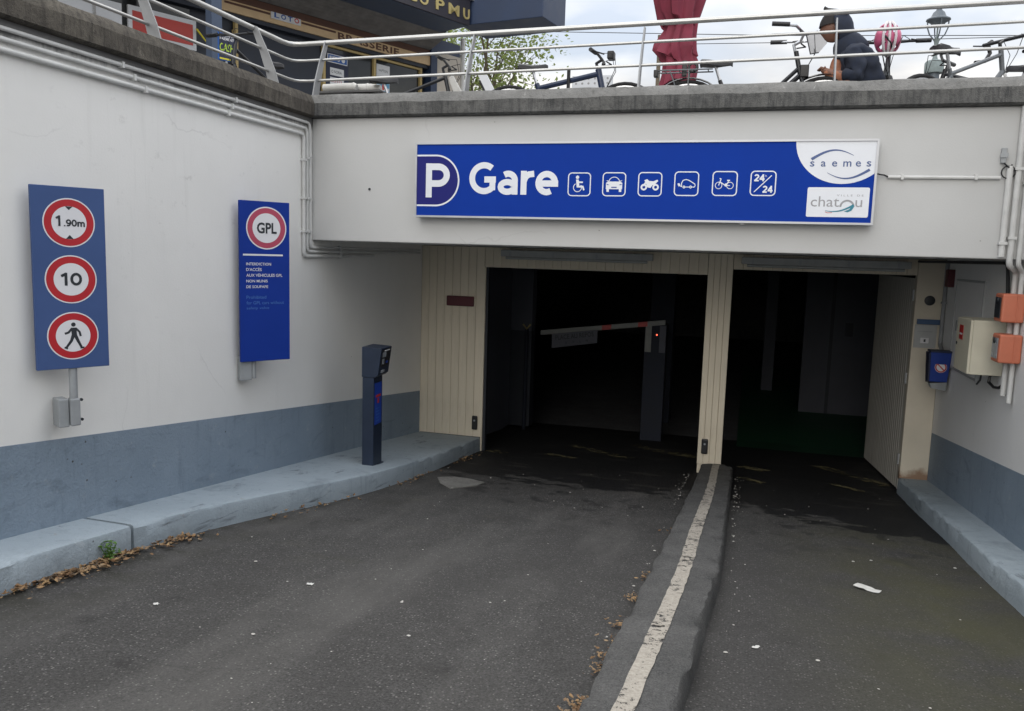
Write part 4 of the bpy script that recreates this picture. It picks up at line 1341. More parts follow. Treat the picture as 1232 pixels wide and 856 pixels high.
f = Flat(-0.0015); f.strip([(-0.045, 0.072), (0.065, 0.072)], 0.014); f.build('caption_strip', 'label_red', em)
f = Flat(-0.0015); f.poly([(0.06, 0.135), (0.095, 0.135), (0.095, 0.10), (0.082, 0.095), (0.066, 0.105)]); f.build('corner_label', 'plate_white', em)
MB().hexa([(-0.05, 0.02, -0.05), (0.085, 0.03, -0.07), (0.085, 0.10, -0.07), (-0.05, 0.10, -0.05), (-0.07, 0.01, 0.0), (0.085, 0.01, 0.018), (0.085, 0.11, 0.0), (-0.07, 0.11, 0.0)]).build('bracket', 'bracket_grey', bb)
nb = thing('notice_plate', 'pale grey notice plate with blue heading on the cream column', 'sign', (2.295, BY - 0.001, 1.61))
MB().box(-0.115, -0.012, 0, 0.10, 0, 0.245).build('plate', 'plate_grey', nb)
MB().box(-0.10, -0.03, 0.252, 0.125, -0.0005, 0.305).build('heading_strip', 'plate_strip_blue', nb)
MB().box(-0.085, -0.0135, 0.17, 0.06, -0.0122, 0.18).build('print_line', 'bracket_grey', nb)
MB().box(-0.055, -0.030, 0.05, 0.03, -0.0122, 0.11).build('latch', 'plate_white', nb, bevel=0.004)
MB().box(-0.022, -0.033, 0.065, -0.004, -0.0302, 0.095).build('latch_slot', 'ink_dark', nb)
hp = thing('wall_hatch', 'tall flush white hatch panel on the right wall behind the cabinet', 'hatch', (XR - 0.0005, 1.12, 1.50))
MB().box(-0.014, 0.0, 0, 0, 1.0, 0.84).build('hatch_panel', 'white_wall_right', hp)
MB().box(-0.020, -0.012, -0.02, 0, -0.001, 0.86).box(-0.020, 1.001, -0.02, 0, 1.012, 0.86).box(-0.020, -0.001, 0.841, 0, 1.001, 0.86).box(-0.020, -0.001, -0.02, 0, 1.001, -0.001).build('hatch_frame', 'plate_grey', hp)
MB().box(-0.024, 0.82, 0.36, -0.0145, 0.86, 0.46).build('pull', 'bracket_grey', hp)
db = thing('junction_box', 'small dark red junction box tucked under the soffit by the column', 'box', (XR - 0.001, 2.30, 2.27))
MB().box(-0.06, 0, 0, 0, 0.12, 0.18).build('box_body', 'dark_red', db, bevel=0.006)
MB().box(-0.066, 0.005, 0.005, -0.0605, 0.115, 0.175).build('cover', 'dark_red', db)

# ------------------------------------------------------------------ inside the garage
ba = thing('barrier', 'white and red parking barrier with hanging sign inside the entrance lane', 'barrier', (-0.84, 5.5, gz(5.5)))
MB().box(-0.16, -0.14, 0.0, 0.16, 0.14, 1.78).build('cabinet', 'garage_dark', ba, bevel=0.01)
MB().box(-0.15, -0.143, 1.36, -0.06, -0.1405, 1.76).build('cabinet_panel', 'barrier_white', ba)
MB().box(0.06, -0.143, 1.36, 0.15, -0.1405, 1.76).build('cabinet_panel', 'garage_white', ba)
MB().lathe([(0.010, -0.150), (0.010, -0.142), (0, -0.141)], (0.02, 0, 1.625), 10, 'y').build('signal_light', 'led_red', ba)
ang = math.atan2(1.79 - 1.55, 1.75)


def armbit(x0, x1, mat, nm):
    z = lambda x: 1.80 + x * 0.135
    MB().hexa([(x0, -0.20, z(x0) - 0.035), (x1, -0.20, z(x1) - 0.035), (x1, -0.16, z(x1) - 0.035), (x0, -0.16, z(x0) - 0.035), (x0, -0.20, z(x0) + 0.035), (x1, -0.20, z(x1) + 0.035), (x1, -0.16, z(x1) + 0.035), (x0, -0.16, z(x0) + 0.035)]).build(nm, mat, ba)


armbit(-1.75, -0.80, 'barrier_white', 'arm'); armbit(-0.80, -0.66, 'barrier_red', 'arm_band'); armbit(-0.66, -0.26, 'barrier_white', 'arm'); armbit(-0.26, -0.12, 'barrier_red', 'arm_band'); armbit(-0.12, 0.14, 'barrier_white', 'arm')
hb = MB().hexa([(-1.56, -0.235, 1.34), (-0.86, -0.235, 1.46), (-0.86, -0.225, 1.46), (-1.56, -0.225, 1.34), (-1.56, -0.235, 1.56), (-0.86, -0.235, 1.66), (-0.86, -0.225, 1.66), (-1.56, -0.225, 1.56)]).build('hanging_sign', 'garage_white', ba)
tt = bpy.data.objects.new('sign_text', None); COL.objects.link(tt); tt.parent = ba; tt.location = (-1.52, -0.237, 1.45); tt.rotation_euler = (0, R(-9), 0)
text('PLACE AU REPOS', 0.02, 0.01, 0.60, 0.075, 0, 'ink_dark', tt, 'lettering', bold=0.02)
text('5 . 7 , J . 4', 0.16, -0.07, 0.36, 0.045, 0, 'ink_dark', tt, 'lettering')
MB().tube([(-1.98, -0.18, 0.0), (-1.98, -0.18, 1.60)], 0.03, 10).build('rest_post', 'garage_dark', ba, smooth=True)
MB().tube([(-2.04, -0.18, 1.68), (-1.98, -0.18, 1.61), (-1.92, -0.18, 1.68)], 0.014, 8).build('rest_fork', 'gold', ba, smooth=True)
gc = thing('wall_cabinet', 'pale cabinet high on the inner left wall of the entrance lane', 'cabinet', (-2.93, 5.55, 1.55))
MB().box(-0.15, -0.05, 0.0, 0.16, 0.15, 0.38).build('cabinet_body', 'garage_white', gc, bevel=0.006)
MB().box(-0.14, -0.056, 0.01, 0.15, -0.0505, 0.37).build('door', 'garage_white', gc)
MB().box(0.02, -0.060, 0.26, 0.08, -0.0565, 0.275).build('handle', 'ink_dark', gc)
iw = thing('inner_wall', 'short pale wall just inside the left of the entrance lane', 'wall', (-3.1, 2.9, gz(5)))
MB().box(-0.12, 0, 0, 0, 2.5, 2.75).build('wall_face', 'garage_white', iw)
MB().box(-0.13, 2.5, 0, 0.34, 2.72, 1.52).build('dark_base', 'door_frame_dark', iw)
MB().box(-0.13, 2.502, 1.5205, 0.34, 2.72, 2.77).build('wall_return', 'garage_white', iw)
MB().tube([(0.012, 0.8, 2.5), (0.02, 0.75, 1.9), (0.05, 0.5, 1.5), (0.03, 0.2, 1.25)], 0.012, 6).build('loose_cable', 'black_plastic', iw, smooth=True)
gp = thing('garage_pillar', 'pale square pillar standing behind the barrier in the dark garage', 'pillar', (-0.95, 7.5, gz(6.4)))
MB().box(-0.2, -0.2, 0, 0.2, 0.2, 2.93).build('shaft', 'garage_dark', gp, bevel=0.01)
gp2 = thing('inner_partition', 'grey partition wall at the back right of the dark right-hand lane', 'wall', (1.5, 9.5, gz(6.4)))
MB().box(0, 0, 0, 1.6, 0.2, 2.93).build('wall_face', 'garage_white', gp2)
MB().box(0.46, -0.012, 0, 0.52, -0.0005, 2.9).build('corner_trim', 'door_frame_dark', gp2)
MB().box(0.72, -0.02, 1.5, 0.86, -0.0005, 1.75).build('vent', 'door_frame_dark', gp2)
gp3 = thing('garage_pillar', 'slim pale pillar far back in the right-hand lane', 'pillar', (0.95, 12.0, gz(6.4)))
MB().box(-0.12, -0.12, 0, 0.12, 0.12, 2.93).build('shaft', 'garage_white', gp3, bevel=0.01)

# ------------------------------------------------------------------ litter and weeds
lit = MB()
rl = random.Random(4)


def leaf_at(x, y, s, mb, z=0.0):
    a = rl.uniform(0, 6.28); c, sn = math.cos(a), math.sin(a)
    w = s * rl.uniform(0.35, 0.6); curl = rl.uniform(0.1, 0.5) * s
    base = gz(y) + 0.010 + z + rl.uniform(0, 0.010)
    P = lambda u, v, h: (x + u * c - v * sn, y + u * sn + v * c, base + h)
    mb.add([P(-s / 2, 0, curl * 0.4), P(-s * 0.1, w / 2, curl * 0.8), P(s * 0.3, w / 2.6, curl * 0.5), P(s / 2, 0, curl), P(s * 0.3, -w / 2.6, curl * 0.7), P(-s * 0.1, -w / 2, curl * 0.3), P(0.05 * s, 0, 0)],
           [(0, 6, 1), (1, 6, 2), (2, 6, 3), (3, 6, 4), (4, 6, 5), (5, 6, 0)])


ke = kerb_pts()


def kx(y):
    if y < -2.8: return -3.12
    for i in range(len(ke) - 1):
        if ke[i][1] <= y <= ke[i + 1][1]:
            t = (y - ke[i][1]) / (ke[i + 1][1] - ke[i][1]); return ke[i][0] * (1 - t) + ke[i + 1][0] * t
    return -2.66


for i in range(900):
    y = -3.95 + 1.55 * rl.random() ** 0.9
    if math.sin(y * 5.3) + rl.gauss(0, 0.9) < -0.4: continue
    leaf_at(kx(y) + 0.012 + abs(rl.gauss(0, 0.075)) * rl.random() ** 0.5, y, rl.choice((0.012, 0.018, 0.022, 0.03, 0.04, 0.052)), lit, rl.uniform(0, 0.008))
for i in range(260):
    y = rl.uniform(-2.6, 2.5)
    if math.sin(y * 4.1) + rl.gauss(0, 0.6) < 0: continue
    leaf_at(kx(y) + 0.015 + abs(rl.gauss(0, 0.07)), y, rl.uniform(0.015, 0.045), lit)
for yc, n, sp in ((-1.85, 20, 0.05), (-2.35, 26, 0.05), (-2.80, 26, 0.06), (-3.02, 14, 0.05), (-3.25, 22, 0.05), (-3.42, 30, 0.05), (-3.85, 80, 0.08), (-4.2, 40, 0.1), (-0.6, 8, 0.1)):
    for i in range(n):
        y = yc + rl.gauss(0, sp)
        leaf_at(div_x(y, 0) - 0.012 - abs(rl.gauss(0, 0.035)), y, rl.uniform(0.010, 0.032), lit, rl.uniform(0, 0.006))
lo = lit.build('fallen_leaves', 'dry_leaves')
tag(lo, 'dry brown leaves blown against the kerb and the divider', 'leaves', kind='stuff')
gb = MB()
for i in range(270):
    x = rl.uniform(-3.0, 2.1); y = rl.uniform(-5.5, 2.2)
    if i > 120:
        x = 0.44 + abs(rl.gauss(0, 0.04)) if i % 2 else -0.05 - abs(rl.gauss(0, 0.03)); y = rl.uniform(0.6, 2.6) if i % 3 else rl.uniform(-3, 2.5)
    if -0.06 < x < 0.44 or x < kx(y) + 0.02: continue
    s = rl.choice([0.003, 0.004, 0.004, 0.005, 0.006, 0.009]); a = rl.uniform(0, 3.1)
    n = 6; z = gz(y) + 0.008
    vs = [(x + s * rl.uniform(0.7, 1.2) * math.cos(a + k * 1.047) * 1.3, y + s * rl.uniform(0.7, 1.2) * math.sin(a + k * 1.047), z) for k in range(n)] + [(x, y, z + s * 0.5)]
    gb.add(vs, [(k, (k + 1) % n, n) for k in range(n)])
tag(gb.build('pale_grit', 'pale_grit'), 'pale grit, petals and chewing gum spots scattered over the road', 'grit', kind='stuff')


def scrap(label, x, y, sxx, syy, rz, seed):
    rs = random.Random(seed)
    o = thing('paper_scrap', label, 'litter', (x, y, gz(y) + 0.006), rz, 'paper scraps on the road')
    mb = MB(); n = 5
    for i in range(n + 1):
        for j in range(3):
            mb.v.append(((i / n - 0.5) * sxx + rs.uniform(-0.006, 0.006), (j / 2 - 0.5) * syy * (1 - 0.3 * abs(i / n - 0.5)) + rs.uniform(-0.004, 0.004), 0.004 + abs(rs.gauss(0, 0.08 * syy)) - 0.06 * ((i / n - 0.5) * sxx)))
    for i in range(n):
        for j in range(2):
            mb.f.append((i * 3 + j, i * 3 + j + 1, i * 3 + j + 4, i * 3 + j + 3))
    mb.build('crumpled_sheet', 'paper', o)


scrap('crumpled white paper lying in the right-hand lane', 1.307, -1.447, 0.15, 0.07, -0.5, 1)
scrap('small curled paper shred near the divider in the right-hand lane', 0.611, -2.815, 0.05, 0.02, 0.9, 2)
scrap('round pale scrap in the middle of the wide lane', -1.824, -2.916, 0.035, 0.025, 0.2, 3)
scrap('pale scrap on the road below the near blue sign', -2.347, -3.54, 0.03, 0.022, 0.2, 5)

wd = thing('weed', 'little green weed growing at the foot of the left kerb', 'plant', (-3.09, -3.05, gz(-3.05)))
mb = MB()
rw_ = random.Random(8)
for i in range(46):
    a = rw_.uniform(0, 6.28); r = rw_.uniform(0.0, 0.05); h = rw_.uniform(0.02, 0.13)
    cx_, cy_ = r * math.cos(a) + 0.01, r * math.sin(a) * 1.3
    s = rw_.uniform(0.012, 0.024); b = rw_.uniform(0, 6.28)
    mb.add([(cx_ + s * math.cos(b), cy_ + s * math.sin(b), h), (cx_ + 0.5 * s * math.cos(b + 1.4), cy_ + 0.5 * s * math.sin(b + 1.4), h + 0.008), (cx_ - s * math.cos(b), cy_ - s * math.sin(b), h + 0.004), (cx_ - 0.5 * s * math.cos(b + 1.4), cy_ - 0.5 * s * math.sin(b + 1.4), h + 0.010)], [(0, 1, 2, 3)])
mb.build('leaves', 'weed_green', wd)
mb = MB()
for i in range(7):
    a = rw_.uniform(0, 6.28)
    mb.tube([(0, 0, 0), (0.02 * math.cos(a), 0.02 * math.sin(a), 0.05), (0.04 * math.cos(a), 0.05 * math.sin(a), 0.11)], 0.002, 5)
mb.build('stems', 'weed_green', wd)
#@@PART3

# ================================================================== UP ON THE STREET
# ------------------------------------------------------------------ railing
rl_ = thing('railing', 'grey steel railing with three rails and leaning flat posts along the copings', 'railing', (XL - 0.15, 0.1, 3.85))
RB = rl_.location.copy()


def rel(p): return (p[0] - RB[0], p[1] - RB[1], p[2] - RB[2])


for nm, r_, zl, zc_, zr, xo, yo in (('top_rail', 0.022, 4.375, 4.385, 4.452, -3.885, 0.275), ('middle_rail', 0.0125, 4.20, 4.215, 4.29, -3.81, 0.205), ('lower_rail', 0.0125, 4.00, 4.015, 4.09, -3.735, 0.135)):
    MB().tube([rel(p) for p in [(xo, -13, zl), (xo, yo - 0.14, zc_ - 0.002), (xo + 0.012, yo - 0.05, zc_ - 0.001), (xo + 0.05, yo - 0.012, zc_), (xo + 0.14, yo, zc_), (4.6, yo, zr + 0.03)]], r_, 12).build(nm, 'steel_rail', rl_, smooth=True)


def post(base, d, thick_dir):
    """curved tapering flat bar; d = direction it leans, thick_dir = along the railing"""
    mb = MB()
    secs = [(0.0, 0.00, 0.105), (0.16, 0.045, 0.095), (0.34, 0.115, 0.078), (0.54, 0.205, 0.055)]
    ring = []
    for (h, lean, w_) in secs:
        for s_ in (-0.5, 0.5):
            for t_ in (-0.006, 0.006):
                ring.append(tuple(base[i] + d[i] * (lean + s_ * w_) + thick_dir[i] * t_ + (h if i == 2 else 0) for i in range(3)))
    n_ = len(secs)
    fs = []
    for i in range(n_ - 1):
        a = i * 4; b = a + 4
        fs += [(a, a + 1, b + 1, b), (a + 1, a + 3, b + 3, b + 1), (a + 3, a + 2, b + 2, b + 3), (a + 2, a, b, b + 2)]
    fs += [(0, 2, 3, 1), (n_ * 4 - 4, n_ * 4 - 3, n_ * 4 - 1, n_ * 4 - 2)]
    mb.add([rel(p) for p in ring], fs)
    mb.build('post', 'steel_post', rl_)


for x in (-3.50, -2.025, -0.517, 0.992, 2.50, 4.0):
    post((x, 0.075, 3.853), (0, 1, 0), (1, 0, 0))
for y in (-0.33, -1.83, -3.33, -4.83, -6.33, -7.83, -9.33, -10.8, -12.3):
    post((-3.665, y, 3.853), (-1, 0, 0), (0, 1, 0))

# ------------------------------------------------------------------ bicycles


def bike(label, loc, rz, frame='bike_black', bars='flat', saddle_h=0.92, bar_h=1.0, fenders=False, rack=False, tilt=0.0, grip='black_plastic', tube_r=0.017, low=False, fender_mat='bike_black', base=1.06, fork='bike_black'):
    t = thing('bicycle', label, 'bicycle', loc, rz, 'bicycles parked behind the railing')
    t.rotation_euler = (tilt, 0, rz)
    Rw = 0.335
    for xw in (0.0, base):
        wh = MB().ring((xw, 0, Rw), Rw - 0.016, 0.018, 'y', 36, 8).build('wheel', 'rubber', t, smooth=True)
        MB().ring((xw, 0, Rw), Rw - 0.036, 0.010, 'y', 36, 6).build('rim', 'chrome', wh, smooth=True)
        sp = MB()
        for k in range(14):
            a = 2 * math.pi * k / 14
            sp.tube([(xw, 0.02 * (-1) ** k, Rw), (xw + (Rw - 0.04) * math.cos(a), 0, Rw + (Rw - 0.04) * math.sin(a))], 0.0012, 4, False)
        sp.build('spokes', 'chrome', wh)
        MB().lathe([(0.018, -0.045), (0.018, 0.045)], (xw, 0, Rw), 10, 'y').build('hub', 'chrome', wh, smooth=True)
    bb_ = (0.43, 0, 0.28); st = (0.26, 0, saddle_h - 0.16); hx = base - 0.24
    ht = (hx, 0, bar_h - 0.10); hbm = (hx + 0.045, 0, bar_h - 0.27)
    fr_ = MB()
    fr_.tube([bb_, st], tube_r, 8)
    if low:
        fr_.tube([hbm, (0.62, 0, 0.42), (0.40, 0, 0.45)], tube_r * 1.2, 8)
        fr_.tube([(hbm[0] - 0.01, 0, hbm[2] + 0.06), (0.66, 0, 0.52), (0.33, 0, 0.56)], tube_r, 8)
    else:
        fr_.tube([(st[0] + 0.02, 0, st[2] - 0.04), (ht[0], 0, ht[2] - 0.02)], tube_r, 8)
        fr_.tube([bb_, (hbm[0] - 0.006, 0, hbm[2] + 0.02)], tube_r * 1.25, 8)
    for s_ in (-0.05, 0.05):
        fr_.tube([(0.42, s_ * 0.5, 0.28), (0, s_, Rw)], 0.009, 6); fr_.tube([(st[0] + 0.01, s_ * 0.3, st[2] - 0.06), (0, s_, Rw)], 0.008, 6)
    fr_.tube([hbm, (ht[0], 0, ht[2] + 0.02)], tube_r * 1.15, 10)
    fr_.build('frame', frame, t, smooth=True)
    fk = MB()
    for s_ in (-0.05, 0.05):
        fk.tube([(hbm[0], s_ * 0.4, hbm[2]), (hbm[0] + 0.04, s_, hbm[2] - 0.12), (base, s_, Rw)], [0.013, 0.013, 0.009], 8)
    fk.build('fork', fork, t, smooth=True)
    MB().tube([st, (st[0] - 0.045, 0, saddle_h - 0.03)], 0.013, 8).build('seat_post', 'chrome', t, smooth=True)
    sd = MB(); prof_ = [(-0.13, 0.055, 0.0), (-0.115, 0.075, 0.008), (-0.06, 0.078, 0.004), (0.0, 0.05, -0.004), (0.06, 0.026, -0.002), (0.12, 0.02, 0.004), (0.14, 0.010, -0.006)]
    for (x, w_, z) in prof_:
        for (u, h) in ((-1, -0.03), (-0.95, 0.0), (-0.5, 0.016), (0, 0.010), (0.5, 0.016), (0.95, 0.0), (1, -0.03), (0, -0.035)):
            sd.v.append((st[0] - 0.04 + x, u * w_, saddle_h - 0.012 + z + h))
    for i in range(len(prof_) - 1):
        for k in range(8):
            sd.f.append((i * 8 + k, i * 8 + (k + 1) % 8, (i + 1) * 8 + (k + 1) % 8, (i + 1) * 8 + k))
    sd.f += [tuple(range(8)), tuple((len(prof_) - 1) * 8 + k for k in range(8))]
    sd.build('saddle', 'saddle_black', t, smooth=True)
    MB().tube([(ht[0], 0, ht[2]), (ht[0] - 0.02, 0, bar_h - 0.03), (ht[0] + 0.03, 0, bar_h)], 0.014, 8).build('stem', 'chrome' if bars == 'swept' else 'bike_black', t, smooth=True)
    hx0 = ht[0] + 0.03
    hbr = MB(); gr = []
    for s_ in (-1, 1):
        if bars == 'swept':
            hbr.tube([(hx0, 0, bar_h), (hx0 + 0.02, s_ * 0.12, bar_h + 0.03), (hx0 - 0.05, s_ * 0.25, bar_h + 0.06), (hx0 - 0.20, s_ * 0.29, bar_h + 0.07)], 0.011, 8)
            gr.append([(hx0 - 0.10, s_ * 0.275, bar_h + 0.066), (hx0 - 0.235, s_ * 0.295, bar_h + 0.072)])
        elif bars == 'drop':
            hbr.tube([(hx0, 0, bar_h), (hx0, s_ * 0.19, bar_h), (hx0 + 0.08, s_ * 0.21, bar_h + 0.005), (hx0 + 0.105, s_ * 0.21, bar_h - 0.05), (hx0 + 0.06, s_ * 0.215, bar_h - 0.12), (hx0 - 0.05, s_ * 0.22, bar_h - 0.14)], 0.015, 8)
            gr.append([(hx0 + 0.06, s_ * 0.21, bar_h + 0.008), (hx0 + 0.115, s_ * 0.21, bar_h + 0.05)])
        else:
            hbr.tube([(hx0, 0, bar_h), (hx0 - 0.01, s_ * 0.15, bar_h + 0.01), (hx0 - 0.04, s_ * 0.30, bar_h + 0.015)], 0.012, 8)
            gr.append([(hx0 - 0.022, s_ * 0.20, bar_h + 0.012), (hx0 - 0.045, s_ * 0.315, bar_h + 0.016)])
    hb_ = hbr.build('handlebar', 'chrome' if bars == 'swept' else 'bike_black', t, smooth=True)
    for g_ in gr:
        MB().tube(g_, 0.018, 10).build('grip', grip, hb_, smooth=True)
    lv = MB()
    for s_ in (-1, 1):
        lv.tube([(hx0 + 0.01, s_ * 0.16, bar_h + 0.02), (hx0 + 0.05, s_ * 0.20, bar_h), (hx0 - 0.02, s_ * 0.28, bar_h + 0.01)], 0.006, 6)
        lv.tube([(hx0, s_ * 0.15, bar_h + 0.02), (hx0 + 0.10, s_ * 0.09, bar_h + 0.03), (hx0 + 0.12, s_ * 0.03, bar_h - 0.10), (hbm[0] + 0.02, 0, hbm[2])], 0.003, 5)
    lv.build('brake_levers', 'black_plastic', hb_, smooth=True)
    if fenders:
        for xw, a0, a1_ in ((0.0, 20, 190), (base, 35, 170)):
            fb = MB(); N_ = 16
            for i in range(N_ + 1):
                a = R(a0 + (a1_ - a0) * i / N_)
                for (q, rr) in ((-0.026, Rw + 0.012), (0, Rw + 0.024), (0.026, Rw + 0.012)):
                    fb.v.append((xw + rr * math.cos(a), q, Rw + rr * math.sin(a)))
            for i in range(N_):
                for k in range(2):
                    fb.f.append((i * 3 + k, i * 3 + k + 1, i * 3 + k + 4, i * 3 + k + 3))
            fb.build('mudguard', fender_mat, t, smooth=True)
    if rack:
        rk_ = MB()
        for s_ in (-0.055, 0.055):
            rk_.tube([(0.20, s_, 0.745), (-0.24, s_, 0.745), (-0.26, s_ * 0.5, 0.745)], 0.006, 6)
            rk_.tube([(0.0, s_, 0.745), (0.0, s_, Rw)], 0.005, 6); rk_.tube([(-0.16, s_, 0.745), (0.0, s_, Rw)], 0.005, 6)
        for x in (-0.2, -0.08, 0.04, 0.16):
            rk_.tube([(x, -0.055, 0.745), (x, 0.055, 0.745)], 0.005, 6)
        rk_.build('rack', 'bike_grey', t, smooth=True)
        MB().box(-0.30, -0.03, 0.70, -0.26, 0.03, 0.76).build('rear_lamp', 'black_plastic', t, bevel=0.006)
    cr = MB().ring(bb_, 0.085, 0.006, 'y', 24, 6).build('chainring', 'bike_grey', t, smooth=True)
    MB().tube([(0.43, 0.06, 0.28), (0.53, 0.065, 0.15)], 0.010, 6).build('crank', 'bike_grey', t)
    MB().tube([(0.43, -0.06, 0.28), (0.33, -0.065, 0.41)], 0.010, 6).build('crank', 'bike_grey', t)
    MB().box(0.48, 0.068, 0.13, 0.58, 0.15, 0.155).build('pedal', 'black_plastic', t)
    MB().box(0.28, -0.15, 0.40, 0.38, -0.068, 0.425).build('pedal', 'black_plastic', t)
    # side stand keeps it upright
    MB().tube([(0.34, 0.03, 0.30), (0.28, 0.17, 0.0)], 0.009, 6).build('stand', 'bike_grey', t)
    return t


b1 = bike('dark bicycle with pale mudguard against the cafe front, left end of the facade railing', (-3.30, 0.62, DZ), R(10), 'bike_black', 'flat', 0.80, 0.93)
MB().hexa([(0.93, -0.03, 0.62), (1.10, -0.03, 0.50), (1.10, 0.03, 0.50), (0.93, 0.03, 0.62), (0.86, -0.03, 0.80), (0.90, -0.03, 0.84), (0.90, 0.03, 0.84), (0.86, 0.03, 0.80)]).build('pale_bag', 'canvas_white', b1, bevel=0.01)
b2 = bike('thick-framed dark blue bicycle left of the red parasol', (-1.76, 0.50, DZ), 0.0, 'bike_blue', 'flat', 0.835, 0.865, tube_r=0.024, fork='bike_blue')
MB().tube([(0.56, -0.03, 0.62), (0.56, -0.03, 0.80)], 0.016, 8).build('lock', 'black_plastic', b2)
MB().box(0.90, -0.05, 0.86, 0.96, 0.05, 0.93).build('bell_and_light', 'black_plastic', b2, bevel=0.01)
b3 = bike('city bicycle with rack and swept handlebar in front of the red parasol', (-0.15, 0.50, DZ), 0.0, 'bike_black', 'swept', 0.82, 0.955, True, True, low=True, base=1.10)
MB().box(-0.06, -0.02, 0.70, -0.02, 0.02, 0.83).build('lock', 'black_plastic', b3, bevel=0.006)
MB().ring((0.03, 0.0, 0.775), 0.035, 0.012, 'y', 16, 6).build('lock_coil', 'black_plastic', b3, smooth=True)
MB().box(0.90, -0.045, 0.66, 0.97, 0.045, 0.76).build('front_lamp', 'black_plastic', b3, bevel=0.008)
wsn = MB().prism([(0.93, 1.01), (0.975, 0.86), (1.04, 0.87), (1.10, 0.945), (1.04, 1.02), (1.02, 1.05)], 'y', 0.05, 0.054)
ws = wsn.build('wind_panel', 'veil_panel', b3)
tag(ws, 'pale translucent panel in a thin dark frame')
MB().tube([(0.93, 0.045, 1.03), (0.975, 0.045, 0.86), (1.04, 0.045, 0.87)], 0.005, 5).build('panel_frame', 'black_plastic', b3)
b5 = bike('dark bicycle facing the railing with a pink helmet on its handlebar', (1.50, 1.62, DZ), R(-93), 'bike_grey', 'flat', 0.86, 0.98, base=1.06)
b6 = bike('racing bicycle with dropped handlebar at the right end of the railing', (1.70, 0.52, DZ), R(38), 'bike_grey', 'drop', 0.90, 1.03, fork='bike_white')
b7 = bike('black bicycle pointing down the ramp beside the left railing', (-4.28, 0.80, DZ), R(-90), 'bike_black', 'flat', 0.98, 1.08)
b8 = bike('mostly hidden bicycle whose grip shows at the far right edge', (2.75, 0.95, DZ), R(160), 'bike_black', 'flat', 0.82, 0.93)

# helmet hanging on the bicycle's handlebar
hm = thing('bike_helmet', 'pink and white bicycle helmet hanging on a handlebar', 'helmet', (1.43, 0.74, 4.325))
mb = MB()
N_, M_ = 20, 8
for i in range(M_ + 1):
    b = math.pi / 2 * i / M_
    for j in range(N_):
        a = 2 * math.pi * j / N_
        mb.v.append((0.105 * math.cos(b) * math.cos(a), -0.02 - 0.10 * math.sin(b), 0.135 * math.cos(b) * math.sin(a)))
for i in range(M_):
    for j in range(N_):
        if (j % 5 == 2 and 2 <= i <= 5):
            continue
        mb.f.append((i * N_ + j, i * N_ + (j + 1) % N_, (i + 1) * N_ + (j + 1) % N_, (i + 1) * N_ + j))
hs = mb.build('shell', 'helmet_pink', hm, smooth=True)
so = hs.modifiers.new('thick', 'SOLIDIFY'); so.thickness = 0.018; so.offset = -1
for s_ in (-1, 0, 1):
    pts = []
    for k in range(9):
        b = math.pi * (k / 8)
        pts.append((s_ * 0.048 * math.sin(b), -0.024 - 0.102 * math.sin(b), 0.137 * math.cos(b)))
    MB().tube(pts, 0.011, 6).build('white_rib', 'helmet_white', hs, smooth=True)
MB().tube([(-0.08, -0.03, 0.05), (-0.03, -0.13, 0.0), (0.02, -0.125, -0.06), (0.03, -0.03, -0.13)], 0.006, 6).build('strap', 'black_plastic', hm, smooth=True)
MB().tube([(0.02, -0.03, -0.13), (0.03, 0.0, -0.20), (0.05, 0.02, -0.30), (0.0, 0.0, -0.22), (-0.03, -0.02, -0.12)], 0.005, 5).build('chin_strap', 'black_plastic', hm, smooth=True)

# pale printed crate panel behind the blue bicycle
pc = thing('perforated_panel', 'pale perforated panel behind the thick-framed blue bicycle', 'panel', (-1.13, 1.2, DZ))
MB().box(-0.20, 0, 0.0, 0.20, 0.02, 0.885).build('sheet', 'panel_white', pc, bevel=0.004)
for r_ in range(2):
    for c_ in range(6):
        MB().lathe([(0.011, -0.0015), (0.011, -0.0003)], (-0.16 + 0.062 * c_, 0, 0.855 - 0.045 * r_), 8, 'y').build('hole', 'logo_grey', pc)

# ------------------------------------------------------------------ seated person on a low bench
bn = thing('low_bench', 'low dark bench under the seated person behind the coping', 'bench', (1.13, 0.68, DZ))
MB().box(-0.35, -0.16, 0.37, 0.35, 0.16, 0.41).build('seat', 'table_metal', bn, bevel=0.006)
for sx_ in (-0.3, 0.3):
    for sy_ in (-0.12, 0.12):
        MB().box(sx_ - 0.015, sy_ - 0.015, 0, sx_ + 0.015, sy_ + 0.015, 0.369).build('leg', 'table_metal', bn)

ps = thing('person', 'person seated in profile behind the railing in dark hooded jacket and cap', 'person', (1.13, 0.68, DZ + 0.03))


